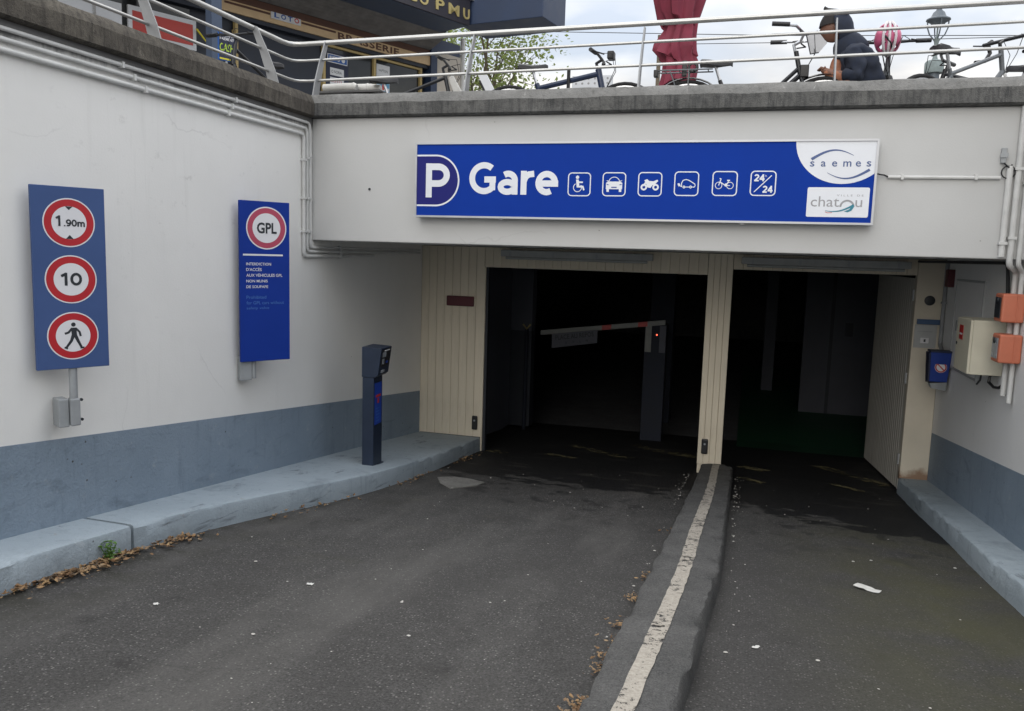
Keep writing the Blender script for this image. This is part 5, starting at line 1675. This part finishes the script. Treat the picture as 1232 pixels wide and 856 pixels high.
def skin_mesh(name, verts, edges, radii, mat, parent, root=0, sub=2, folds=0.0):
    me = bpy.data.meshes.new(name)
    me.from_pydata(verts, edges, [])
    o = bpy.data.objects.new(name, me); COL.objects.link(o)
    sk = o.modifiers.new('skin', 'SKIN'); sk.use_smooth_shade = True
    if not me.skin_vertices:
        bm = bmesh.new(); bm.from_mesh(me); bm.verts.layers.skin.verify(); bm.to_mesh(me); bm.free()
    for i, v in enumerate(me.skin_vertices[0].data):
        r_ = radii[i]
        v.radius = r_ if isinstance(r_, tuple) else (r_, r_)
        v.use_root = (i == root)
    ss = o.modifiers.new('sub', 'SUBSURF'); ss.levels = sub; ss.render_levels = sub
    dg = bpy.context.evaluated_depsgraph_get()
    m2 = bpy.data.meshes.new_from_object(o.evaluated_get(dg))
    bpy.data.objects.remove(o)
    if folds:                                    # cloth creases pulling towards the elbow and waist
        ns = [v.normal.copy() for v in m2.vertices]
        for v, nn in zip(m2.vertices, ns):
            p = v.co
            v.co = p + nn * folds * (math.sin(46 * p.z + 24 * p.x + 4 * math.sin(20 * p.y)) * 0.6 + math.sin(70 * p.x - 38 * p.z + 17 * p.y) * 0.4)
    return link_mesh(name, m2, mat, parent, smooth=True)


# local: x to the right in the picture (person faces -x), z above the street
V = [(0.10, 0, 0.50), (0.085, 0, 0.66), (0.03, 0, 0.80), (-0.045, 0, 0.895), (-0.085, 0, 0.955),
     (0.02, -0.09, 0.49), (-0.30, -0.10, 0.47), (-0.32, -0.10, 0.10), (-0.42, -0.10, 0.045),
     (0.02, 0.09, 0.49), (-0.30, 0.10, 0.47), (-0.28, 0.10, 0.10), (-0.38, 0.10, 0.045),
     (0.03, -0.16, 0.80), (0.05, -0.21, 0.62), (-0.13, -0.16, 0.66), (-0.215, -0.13, 0.71),
     (0.03, 0.16, 0.80), (0.03, 0.21, 0.58), (-0.14, 0.14, 0.54), (-0.22, 0.12, 0.54)]
E_ = [(0, 1), (1, 2), (2, 3), (3, 4), (0, 5), (5, 6), (6, 7), (7, 8), (0, 9), (9, 10), (10, 11), (11, 12), (2, 13), (13, 14), (14, 15), (15, 16), (2, 17), (17, 18), (18, 19), (19, 20)]
Rd = [(0.10, 0.12), (0.085, 0.11), (0.075, 0.09), (0.05, 0.055), 0.05, 0.08, 0.065, 0.045, 0.03, 0.08, 0.065, 0.045, 0.03, 0.055, 0.045, 0.036, 0.024, 0.055, 0.045, 0.036, 0.024]
body = skin_mesh('body', V, E_, Rd, 'skin_brown', ps)
# head: joined to the body as one surface group
hv, hf = [], []
hc = Vector((-0.135, 0, 1.065)); N_, M_ = 24, 16
for i in range(M_ + 1):
    th = math.pi * i / M_
    for j in range(N_):
        ph = 2 * math.pi * j / N_
        d = Vector((math.sin(th) * math.cos(ph), math.sin(th) * math.sin(ph), math.cos(th)))
        p = Vector((d.x * 0.095, d.y * 0.074, d.z * 0.118))
        front = max(0, -d.x)
        if d.z < -0.2: p.x += 0.02 * (d.z + 0.2) * (1 if d.x > 0 else 0.35); p.y *= 1 + 0.35 * (d.z + 0.2)
        p.x -= 0.030 * math.exp(-((d.z + 0.10) / 0.16) ** 2 - (d.y / 0.20) ** 2) * front        # nose
        p.x -= 0.012 * math.exp(-((d.z + 0.52) / 0.08) ** 2 - (d.y / 0.35) ** 2) * front        # lips
        p.x -= 0.010 * math.exp(-((d.z + 0.82) / 0.12) ** 2 - (d.y / 0.35) ** 2) * front        # chin
        p.x += 0.008 * math.exp(-((d.z - 0.10) / 0.07) ** 2 - ((abs(d.y) - 0.35) / 0.18) ** 2) * front   # eye sockets
        q = Matrix.Rotation(R(-14), 3, 'Y') @ p
        hv.append(hc + q)
for i in range(M_):
    for j in range(N_):
        hf.append((i * N_ + j, i * N_ + (j + 1) % N_, (i + 1) * N_ + (j + 1) % N_, (i + 1) * N_ + j))
bm = bmesh.new(); bm.from_mesh(body.data)
nv = [bm.verts.new(p) for p in hv]
for q in hf:
    try: bm.faces.new([nv[k] for k in q])
    except Exception: pass
# five fingers on each hand, curled round the knee-high bag strap
for (hx_, hy_, hz_) in ((-0.215, -0.13, 0.71), (-0.22, 0.12, 0.54)):
    for k in range(5):
        ln_ = (0.045, 0.062, 0.068, 0.062, 0.05)[k]; oy = (-0.030, -0.016, 0.0, 0.014, 0.027)[k]; ax = 0.9 if k else 0.2
        p0 = Vector((hx_ + 0.035, hy_ + oy * 0.8, hz_ - 0.004)); p1 = p0 + Vector((-ln_ * 0.6 * ax, oy * 0.2, 0.012)); p2 = p1 + Vector((-ln_ * 0.35, 0, -0.022))
        tb = MB().tube([p0, p1, p2], [0.009, 0.0085, 0.007], 6)
        vv = [bm.verts.new(p) for p in tb.v]
        for q in tb.f: bm.faces.new([vv[a] for a in q])
bmesh.ops.recalc_face_normals(bm, faces=bm.faces)
for f_ in bm.faces: f_.smooth = True
bm.to_mesh(body.data); bm.free()
for s_ in (-1, 1):
    MB().lathe([(0.0, -0.004), (0.010, -0.002), (0.010, 0.002), (0, 0.004)], (-0.213, s_ * 0.030, 1.085), 10, 'x').build('eye', 'ink_dark', ps, smooth=True)
    MB().lathe([(0.0, -0.008), (0.022, -0.005), (0.026, 0.006), (0.0, 0.01)], (-0.115, s_ * 0.072, 1.06), 12, 'y').build('ear', 'skin_brown', ps, smooth=True)
# jacket, shirt, hood, hair, cap, trousers
skin_mesh('jacket', [(0.15, 0, 0.47), (0.14, 0, 0.64), (0.09, 0, 0.79), (0.02, 0, 0.90), (0.04, -0.17, 0.79), (0.065, -0.215, 0.62), (-0.06, -0.18, 0.645), (0.05, 0.17, 0.79), (0.04, 0.215, 0.58), (-0.10, 0.15, 0.545)],
          [(0, 1), (1, 2), (2, 3), (2, 4), (4, 5), (5, 6), (2, 7), (7, 8), (8, 9)], [(0.165, 0.18), (0.17, 0.19), (0.15, 0.175), (0.10, 0.11), 0.092, 0.074, 0.058, 0.092, 0.074, 0.058], 'hoodie_navy', ps, sub=3, folds=0.010)
skin_mesh('collar', [(0.06, 0, 0.80), (0.0, 0, 0.91), (-0.05, 0, 1.01)], [(0, 1), (1, 2)], [(0.15, 0.19), (0.125, 0.145), (0.10, 0.105)], 'hoodie_navy', ps)
skin_mesh('shirt', [(-0.02, 0, 0.52), (-0.045, 0, 0.66), (-0.055, 0, 0.78), (-0.06, 0, 0.86)], [(0, 1), (1, 2), (2, 3)], [(0.085, 0.10), (0.09, 0.105), (0.075, 0.09), (0.045, 0.05)], 'sleeve_orange', ps, sub=3, folds=0.006)
skin_mesh('sleeve', [(0.06, -0.212, 0.60), (-0.10, -0.165, 0.645), (-0.185, -0.14, 0.685)], [(0, 1), (1, 2)], [0.052, 0.044, 0.036], 'sleeve_orange', ps, sub=3, folds=0.005)
skin_mesh('trousers', [(0.08, 0, 0.47), (0.02, -0.09, 0.49), (-0.30, -0.10, 0.475), (-0.32, -0.10, 0.12), (0.02, 0.09, 0.49), (-0.30, 0.10, 0.475), (-0.28, 0.10, 0.12)], [(0, 1), (1, 2), (2, 3), (0, 4), (4, 5), (5, 6)], [(0.12, 0.14), 0.095, 0.078, 0.06, 0.095, 0.078, 0.06], 'hoodie_navy', ps)
mb = MB()
for i in range(11):
    th = R(8 + 150 * i / 10)
    for j in range(15):
        ph = R(-100 + 200 * j / 14)
        rr = 1.0 + (0.06 if i < 3 else 0)
        p = Vector((math.sin(th) * math.cos(ph) * 0.135 * rr, math.sin(th) * math.sin(ph) * 0.108, math.cos(th) * 0.150))
        if math.cos(th) < -0.3: p.x = max(p.x, -0.02) + 0.02
        mb.v.append(tuple(Vector((-0.105, 0, 1.055)) + Matrix.Rotation(R(-10), 3, 'Y') @ p))
for i in range(10):
    for j in range(14):
        mb.f.append((i * 15 + j, i * 15 + j + 1, (i + 1) * 15 + j + 1, (i + 1) * 15 + j))
ho = mb.build('hood', 'hoodie_navy', ps, smooth=True)
so = ho.modifiers.new('thick', 'SOLIDIFY'); so.thickness = 0.012
mb = MB()
rh = random.Random(5)
for i in range(9):
    th = R(4 + 78 * i / 8)
    for j in range(20):
        ph = 2 * math.pi * j / 20
        q = 1.0 + rh.uniform(0.02, 0.10)
        p = Vector((math.sin(th) * math.cos(ph) * 0.103 * q, math.sin(th) * math.sin(ph) * 0.082 * q, math.cos(th) * 0.126 * q))
        mb.v.append(tuple(hc + Vector((0, 0, 0.0)) + Matrix.Rotation(R(-8), 3, 'Y') @ p))
for i in range(8):
    for j in range(20):
        mb.f.append((i * 20 + j, i * 20 + (j + 1) % 20, (i + 1) * 20 + (j + 1) % 20, (i + 1) * 20 + j))
mb.f.append(tuple(range(20)))
mb.build('hair', 'hair_dark', ps, smooth=True)
mb = MB()
for i in range(8):
    for j in range(7):
        u, v = i / 7, j / 6 - 0.5
        mb.v.append((-0.215 + 0.19 * u, v * 0.15 * (0.75 + 0.5 * u) , 1.225 - 0.035 * u - 0.12 * v * v + (0.012 if i == 0 else 0)))
for i in range(7):
    for j in range(6):
        mb.f.append((i * 7 + j, i * 7 + j + 1, (i + 1) * 7 + j + 1, (i + 1) * 7 + j))
ca = mb.build('cap_brim', 'hair_dark', ps, smooth=True)
so = ca.modifiers.new('thick', 'SOLIDIFY'); so.thickness = 0.014; so.offset = 0
for s_ in (-1, 1):
    MB().hexa([(-0.44, s_ * 0.10 - 0.04, 0.0), (-0.24, s_ * 0.10 - 0.04, 0.0), (-0.24, s_ * 0.10 + 0.04, 0.0), (-0.44, s_ * 0.10 + 0.04, 0.0), (-0.42, s_ * 0.10 - 0.035, 0.05), (-0.25, s_ * 0.10 - 0.04, 0.085), (-0.25, s_ * 0.10 + 0.04, 0.085), (-0.42, s_ * 0.10 + 0.035, 0.05)]).build('shoe', 'black_plastic', ps, bevel=0.012)

# ------------------------------------------------------------------ closed red parasol
pa = thing('parasol', 'closed red cafe parasol behind the railing', 'parasol', (-0.60, 4.0, DZ))
prof_ = [(1.32, 0.205), (1.50, 0.20), (1.60, 0.19), (1.66, 0.205), (1.72, 0.25), (1.80, 0.235), (1.95, 0.195), (2.04, 0.185), (2.08, 0.20), (2.16, 0.24), (2.45, 0.315), (2.75, 0.30), (3.1, 0.20), (3.35, 0.05)]
mb = MB(); N_ = 72
rp_ = random.Random(2)
ph_ = [rp_.uniform(0.8, 1.2) for _ in range(N_)]
for k, (z, r_) in enumerate(prof_):
    for j in range(N_):
        a = 2 * math.pi * j / N_
        fold = 1 + 0.13 * math.sin(8 * a + 0.25 * k) + 0.05 * math.sin(19 * a + 0.6 * k) + 0.06 * math.sin(3 * a + k * 0.7)
        sk_ = 0.035 * math.sin(k * 1.1)
        mb.v.append((r_ * fold * math.cos(a) + sk_ * (1 if k < 9 else 0), r_ * fold * math.sin(a), z + (0.05 * math.sin(3 * a + k) if k < 10 else 0)))
for k in range(len(prof_) - 1):
    for j in range(N_):
        mb.f.append((k * N_ + j, k * N_ + (j + 1) % N_, (k + 1) * N_ + (j + 1) % N_, (k + 1) * N_ + j))
mb.f.append(tuple((len(prof_) - 1) * N_ + j for j in range(N_)))
mb.build('canopy', 'parasol_red', pa, smooth=True)
MB().ring((0, 0, 2.06), 0.20, 0.014, 'z', 30, 6).build('strap', 'parasol_red', pa, smooth=True)
MB().tube([(0, 0, 0.05), (0, 0, 3.45)], 0.03, 12).build('pole', 'parasol_pole', pa, smooth=True)
MB().lathe([(0.32, 0), (0.32, 0.06), (0.08, 0.10), (0.05, 0.25)], (0, 0, 0), 24).build('base', 'table_metal', pa, smooth=True)

# ------------------------------------------------------------------ street lamp
lp = thing('street_lamp', 'old-fashioned street lamp with bell lantern far behind the railing', 'street lamp', (3.42, 10.0, DZ))
MB().lathe([(0.16, 2.62), (0.165, 2.66), (0.165, 2.80), (0.14, 2.835), (0.06, 2.86)], (0, 0, 0), 18).build('drum', 'lamp_stone', lp, smooth=True)
MB().lathe([(0.22, 0), (0.22, 0.25), (0.12, 0.35), (0.09, 1.6), (0.10, 2.619)], (0, 0, 0), 18).build('column', 'lamp_iron', lp, smooth=True)
MB().lathe([(0.05, 2.861), (0.035, 2.92), (0.03, 3.10), (0.045, 3.18), (0.07, 3.22)], (0, 0, 0), 14).build('neck', 'lamp_stone', lp, smooth=True)
for s_ in range(4):
    a = math.pi / 2 * s_ + 0.1
    MB().tube([(0.05 * math.cos(a), 0.05 * math.sin(a), 3.21), (0.13 * math.cos(a), 0.13 * math.sin(a), 3.30), (0.175 * math.cos(a), 0.175 * math.sin(a), 3.42), (0.18 * math.cos(a), 0.18 * math.sin(a), 3.55)], 0.012, 6).build('cradle_arm', 'lamp_iron', lp, smooth=True)
MB().tube([(0, 0, 3.20), (0, 0, 3.48)], 0.015, 8).build('burner', 'lamp_stone', lp)
MB().lathe([(0.10, 3.46), (0.125, 3.50), (0.205, 3.545), (0.20, 3.565), (0.13, 3.60), (0.095, 3.68), (0.05, 3.72), (0.045, 3.75), (0.055, 3.77), (0.01, 3.80)], (0, 0, 0), 22).build('lantern_hood', 'lamp_iron', lp, smooth=True)

# overhead wires far behind
for nm, pts in (('thin overhead wire running behind the parasol', [(-12, 20, 9.95), (-6.9, 20, 9.70), (0.9, 20, 9.24), (9, 20, 8.9)]), ('thin overhead wire running behind the street lamp', [(-3, 22, 9.62), (2.7, 22, 9.48), (7.6, 22, 9.42), (16, 22, 9.5)])):
    o = thing('overhead_wire', nm, 'wire', (0, 0, 0), 0, 'overhead wires')
    MB().tube(pts, 0.012, 5).build('wire', 'black_pipe', o)
    for p in (pts[0], pts[-1]):
        MB().tube([(p[0], p[1], DZ), (p[0], p[1], p[2] + 0.3)], 0.07, 8).build('wire_pole', 'bark', o)

# ------------------------------------------------------------------ tree behind the cafe corner


def tree(label, x, y, h, crown_c, crown_r, nleaf, seed, nbr=12):
    rt = random.Random(seed)
    t = thing('broadleaf_tree', label, 'tree', (x, y, DZ))
    tr = MB()
    top = Vector(crown_c)
    tr.tube([(0, 0, -0.05), (0.05, 0, h * 0.25), (-0.03, 0.04, h * 0.5), tuple(top * 0.9)], [0.17, 0.14, 0.11, 0.04], 10)
    tips = []
    for k in range(nbr):
        z0 = h * rt.uniform(0.3, 0.75)
        e = Vector((rt.gauss(0, 0.55), rt.gauss(0, 0.55), rt.uniform(-0.6, 0.9)))
        e = Vector((crown_c[0] + e.x * crown_r[0], crown_c[1] + e.y * crown_r[1], crown_c[2] + e.z * crown_r[2]))
        s_ = Vector((0, 0, z0)); m_ = (s_ + e) / 2 + Vector((rt.gauss(0, 0.15), rt.gauss(0, 0.15), 0.15))
        tr.tube([s_, m_, e], [0.05, 0.03, 0.010], 6)
        for q in range(4):
            e2 = e + Vector((rt.gauss(0, 0.5), rt.gauss(0, 0.5), rt.gauss(0, 0.4)))
            tr.tube([m_.lerp(e, 0.4 + 0.15 * q), e2], [0.014, 0.004], 5)
            tips.append(e2)
        tips.append(e)
    tr.build('trunk', 'bark', t, smooth=True)
    cr = MB()
    for k in range(nleaf):
        c = rt.choice(tips) + Vector((rt.gauss(0, 0.24), rt.gauss(0, 0.24), rt.gauss(0, 0.20)))
        s_ = rt.uniform(0.035, 0.075)
        u = Vector((rt.gauss(0, 1), rt.gauss(0, 1), rt.gauss(0, 0.6))).normalized(); w_ = u.cross(Vector((rt.gauss(0, 1), rt.gauss(0, 1), rt.gauss(0, 1)))).normalized()
        cr.add([c - u * s_, c + w_ * s_ * 0.55, c + u * s_, c - w_ * s_ * 0.55], [(0, 1, 2, 3)])
    cr.build('crown', 'tree_leaves', t)


tree('airy green tree seen past the corner of the cafe', -6.3, 13.8, 5.0, (0.15, 0, 3.9), (1.25, 1.4, 1.35), 3000, 31, 14)
tree('second green tree further behind the cafe corner', -9.0, 15.5, 5.4, (0.2, 0, 4.2), (1.5, 1.5, 1.3), 2400, 33, 12)

# ------------------------------------------------------------------ cafe building
CA = math.atan2(0.9157, 0.4019)
cf = thing('cafe_building', 'cafe with dark shopfront, cream BRASSERIE band and PMU canopy on the left', 'building', (-6.085, 4.929, DZ), CA)


def Z_(z): return z - DZ


def cb(name, mat, s0, o0, z0, s1, o1, z1, parent=None, bevel=0.0):
    """box in shopfront terms: s along the front, o outwards, z world height"""
    return MB().box(s0, -o0, Z_(z0), s1, -o1, Z_(z1)).build(name, mat, parent or cf, bevel=bevel)


cb('building_mass', 'upper_render', -14, -9, DZ, 2.98, -0.5, 11)
cb('upper_wall', 'upper_render', -14, -0.499, 6.75, 2.98, 0.30, 11)
cb('dark_interior', 'cafe_dark', -14, -0.499, DZ, 2.2, -0.12, 6.1)
for k, (s0, s1) in enumerate(((-5.4, -4.5), (-4.45, -3.5), (-3.45, -2.2), (-0.0 + 0.03, 0.99), (1.05, 2.04))):
    cb('shop_window', 'cafe_glass', s0, -0.10, 3.75, s1, -0.085, 5.62)
for s in (-4.48, -3.48, -1.52, 0.0, 1.02, 2.07):
    cb('gold_mullion', 'cafe_gold_frame', s - 0.022, -0.10, DZ, s + 0.022, -0.04, 5.66)
cb('window_head', 'cafe_gold_frame', 0.0, -0.10, 5.60, 2.05, -0.045, 5.635)
cb('stall_riser', 'cafe_dark', -5.4, -0.10, DZ, 2.04, -0.05, 3.74)
cb('door_recess', 'cafe_dark', -1.48, -0.118, DZ, -0.05, -0.09, 5.6)
cb('cream_band', 'cafe_cream', -1.80, -0.04, 5.70, 2.25, 0.03, 5.852)
cb('brown_moulding', 'cafe_brown', -14, -0.04, 5.853, 2.25, 0.05, 5.885)
cb('brown_moulding', 'cafe_brown', -14, -0.04, 5.886, 2.25, 0.02, 5.955)
cb('dark_lintel', 'cafe_dark', -14, -0.10, 5.64, 2.25, 0.0, 5.698)
cb('left_fascia', 'cafe_dark', -14, -0.05, 5.70, -1.805, 0.028, 5.852)
for (s0, s1) in ((-1.75, -1.02), (-0.48, 0.16)):
    cb('band_groove', 'cafe_brown', s0, 0.0301, 5.80, s1, 0.0335, 5.83)
# sloping slatted soffit
ns = 7
for k in range(ns):
    t0, t1 = k / ns, (k + 0.93) / ns
    o0, o1 = 0.03 + 0.46 * t0, 0.03 + 0.46 * t1; z0, z1 = 5.957 + 0.19 * t0, 5.957 + 0.19 * t1
    MB().hexa([(-14, -o1, Z_(z1)), (2.2, -o1, Z_(z1)), (2.2, -o0, Z_(z0)), (-14, -o0, Z_(z0)), (-14, -o1, Z_(z1) + 0.02), (2.2, -o1, Z_(z1) + 0.02), (2.2, -o0, Z_(z0) + 0.02), (-14, -o0, Z_(z0) + 0.02)]).build('soffit_board', 'slat_grey', cf)
cb('soffit_backing', 'cafe_dark', -14, 0.0, 6.18, 2.15, 0.48, 6.70)
cb('canopy_soffit', 'cafe_soffit', -14, 0.485, 6.15, 2.0, 1.12, 6.20)
cb('canopy_fascia', 'cafe_fascia', -14, 1.121, 6.16, 2.0, 1.16, 6.56)
cb('canopy_flashing', 'sign_frame', -14, 1.10, 6.561, 2.18, 1.19, 6.60)
cb('canopy_top', 'cafe_dark', -14, 0.485, 6.201, 2.0, 1.12, 6.555)
for body_, s0, s1 in (('P', 1.215, 1.40), ('M', 1.50, 1.74), ('U', 1.84, 1.985)):
    text(body_, s0, Z_(6.235), s1 - s0, 0.165, -1.163, 'gold', cf, 'lettering', bold=0.02, depth=0.01)
text('C', 0.62, Z_(6.235), 0.19, 0.165, -1.163, 'gold', cf, 'lettering', bold=0.02, depth=0.01)
text('O', 0.86, Z_(6.235), 0.19, 0.165, -1.163, 'gold', cf, 'lettering', bold=0.02, depth=0.01)
# dark blue return of the canopy coming forward on the right
mb = MB()
A_, B_ = (2.005, 0.94), (2.357, 2.40)
dx_, dy_ = B_[0] - A_[0], B_[1] - A_[1]
L_ = math.hypot(dx_, dy_); nx_, ny_ = dy_ / L_ * 0.9, -dx_ / L_ * 0.9
q = [A_, B_, (B_[0] + nx_, B_[1] + ny_), (A_[0] + nx_, A_[1] + ny_)]
mb.hexa([(s, -o, Z_(6.19)) for s, o in reversed(q)] + [(s, -o, Z_(7.6)) for s, o in reversed(q)])
mb.build('side_canopy', 'cafe_blue', cf, bevel=0.01)
# pilaster, blue strip and downpipe at the corner
cb('blue_strip', 'cafe_blue', 2.21, -0.12, DZ, 2.36, 0.06, 6.14)
cb('pilaster', 'beige_render', 2.361, -0.30, DZ, 2.97, 0.04, 5.97)
cb('pilaster_head', 'cafe_blue', 2.361, -0.30, 5.971, 2.97, 0.02, 6.19)
MB().tube([(3.06, 0.0, 0), (3.06, 0.0, 3.0)], 0.045, 12).build('downpipe', 'pipe_paint', cf, smooth=True)
# lettering on the cream band
text('BRASSERIE', 0.20, Z_(5.722), 1.28, 0.108, -0.034, 'cafe_brown', cf, 'lettering', bold=0.03, spacing=1.1)
lt = cb('loto_plaque', 'poster_white', -1.01, 0.031, 5.762, -0.50, 0.045, 5.872)
for k, (ch, m_) in enumerate((('L', 'poster_blue'), ('O', 'poster_blue'), ('T', 'poster_blue'), ('O', 'poster_red'))):
    text(ch, -0.96 + 0.115 * k, Z_(5.782), 0.085, 0.07, -0.0465, m_, lt, 'lettering', bold=0.03)
# posters in the window
cb('dark_poster', 'box_navy', 0.06, -0.084, 4.6, 0.50, -0.080, 5.53)
fp = cb('logo_sticker', 'poster_white', 0.08, -0.079, 5.375, 0.475, -0.074, 5.505)
cb('sticker_field', 'poster_blue', 0.095, -0.0735, 5.388, 0.462, -0.0715, 5.492, fp)
text('FDJ', 0.12, Z_(5.408), 0.20, 0.065, 0.0705, 'poster_white', fp, 'lettering', bold=0.03)
MB().lathe([(0.036, 0.071), (0.036, 0.0695), (0, 0.0694)], (0.39, 0, Z_(5.44)), 14, 'y').build('sticker_clover', 'poster_white', fp)
for k, (z0, z1, tx) in enumerate(((5.185, 5.30, 'O NORIA'), (5.045, 5.155, 'LOTO'), (4.91, 5.02, 'KENO'))):
    p = cb('small_sticker', 'poster_white', 0.135, -0.079, z0, 0.405, -0.074, z1)
    text(tx, 0.16, Z_(z0 + 0.035), 0.20, 0.045, 0.0735, 'ink_dark' if k != 1 else 'poster_red', p, 'lettering')
wp = cb('window_poster', 'poster_white', 1.085, -0.084, 4.85, 1.375, -0.078, 5.535)
cb('poster_picture', 'poster_sky', 1.092, -0.0775, 4.87, 1.368, -0.0755, 5.33, wp)
text('VAPTON', 1.13, Z_(5.42), 0.20, 0.04, 0.0775, 'ink_dark', wp, 'lettering')
cb('poster_band', 'poster_white', 1.10, -0.0752, 5.12, 1.36, -0.0742, 5.17, wp)
cb('poster_spot', 'poster_red', 1.21, -0.0738, 5.13, 1.25, -0.073, 5.22, wp)
# grey counter seen through the glass, left side panels
cb('red_panel_frame', 'panel_white', -3.06, -0.07, 5.08, -2.14, -0.03, 5.47)
cb('red_panel', 'panel_red', -3.01, -0.0295, 5.14, -2.19, -0.025, 5.41)
cb('white_panel', 'panel_white', -3.9, -0.07, 4.3, -3.14, -0.04, 5.46)
cb('canopy_post', 'cafe_soffit', -2.56, 0.95, DZ, -2.42, 1.09, 6.149)
MB().hexa([(-2.17, -0.03, Z_(5.36)), (-2.15, -0.03, Z_(5.36)), (-2.15, 0.0, Z_(5.36)), (-2.17, 0.0, Z_(5.36)), (-1.98, -0.03, Z_(5.16)), (-1.96, -0.03, Z_(5.16)), (-1.96, 0.0, Z_(5.18)), (-1.98, 0.0, Z_(5.18))]).build('yellow_strap', 'tape_yellow', cf)
cb('left_door', 'cafe_gold_frame', -1.56, -0.10, DZ, -1.53, 0.0, 5.5)
cb('upper_window', 'cafe_glass', -6, 0.301, 7.6, -4.8, 0.31, 9.2)
cb('upper_window', 'cafe_glass', -2.5, 0.301, 7.6, -1.3, 0.31, 9.2)
cb('upper_window', 'cafe_glass', 0.9, 0.301, 7.8, 2.1, 0.31, 9.4)

# standing CASH board near the left railing
cs = thing('pavement_sign', 'dark blue pavement sign with CASH in green letters behind the left railing', 'sign', (-5.425, 1.456, DZ), CA)
MB().box(-0.10, -0.012, 1.22, 0.11, 0.012, 1.53).build('board', 'poster_blue', cs, bevel=0.004)
MB().box(-0.095, -0.014, 1.23, 0.105, -0.0125, 1.515).build('board_face', 'box_navy', cs)
text('PAIEMENT', -0.085, 1.445, 0.175, 0.030, -0.0145, 'plate_white', cs, 'lettering', bold=0.02)
text('SIMPLEMENT', -0.085, 1.482, 0.175, 0.022, -0.0145, 'plate_white', cs, 'lettering')
text('CASH', -0.088, 1.325, 0.180, 0.085, -0.0145, 'cash_green', cs, 'lettering', bold=0.012, shear=0.12)
MB().box(-0.09, -0.0145, 1.232, 0.10, -0.0142, 1.25).build('yellow_line', 'tape_yellow', cs)
MB().tube([(0, 0.0, 0.03), (0, 0.0, 1.218)], 0.015, 8).build('pole', 'bracket_grey', cs)
MB().lathe([(0.16, 0), (0.16, 0.03), (0.03, 0.04)], (0, 0, 0), 20).build('foot', 'table_metal', cs)

# rolled canvas on a small table behind the corner of the railing
tb = thing('bistro_table', 'small dark cafe table behind the railing corner', 'table', (-3.43, 0.78, DZ))
MB().box(-0.34, -0.20, 0.66, 0.34, 0.20, 0.685).build('table_top', 'table_metal', tb, bevel=0.005)
MB().tube([(0, 0, 0.02), (0, 0, 0.66)], 0.025, 10).build('column', 'table_metal', tb)
MB().lathe([(0.2, 0), (0.2, 0.02), (0.03, 0.04)], (0, 0, 0), 20).build('foot', 'table_metal', tb)
for nm, dy, l0, l1, zz, rr in (('upper roll of off-white canvas lying on the small table', -0.04, -0.20, 0.27, 0.728, 0.043), ('front roll of off-white canvas lying on the small table', -0.135, -0.30, 0.06, 0.724, 0.039)):
    o = thing('canvas_roll', nm, 'canvas', (-3.43, 0.78 + dy, DZ + zz), 0, 'rolled canvas on the table')
    mb = MB().tube([(l0, 0, 0), (l0 * 0.3, 0.004, 0.004), (l1 * 0.6, 0, 0.002), (l1, 0, -0.004)], [rr * 0.92, rr, rr, rr * 0.8], 16)
    mb.build('roll', 'canvas_white', o, smooth=True)
    MB().ring((l1 * 0.5, 0.002, 0.002), rr + 0.002, 0.004, 'x', 20, 6).build('tie', 'canvas_white', o, smooth=True)
# slanting white board behind the corner downpipe
sb = thing('slanted_board', 'white slanting board beside the cafe corner', 'board', (-3.08, 3.6, DZ))
MB().hexa([(0.75, 0, 0), (0.87, 0, 0), (0.87, 0.04, 0), (0.75, 0.04, 0), (-0.05, 0, 1.45), (0.07, 0, 1.45), (0.07, 0.04, 1.45), (-0.05, 0.04, 1.45)]).build('plank', 'panel_white', sb)
MB().tube([(-0.05, 0.1, 1.40), (0.02, 0.1, 1.25), (0.12, 0.1, 0.0)], 0.02, 8).build('strut', 'black_pipe', sb)
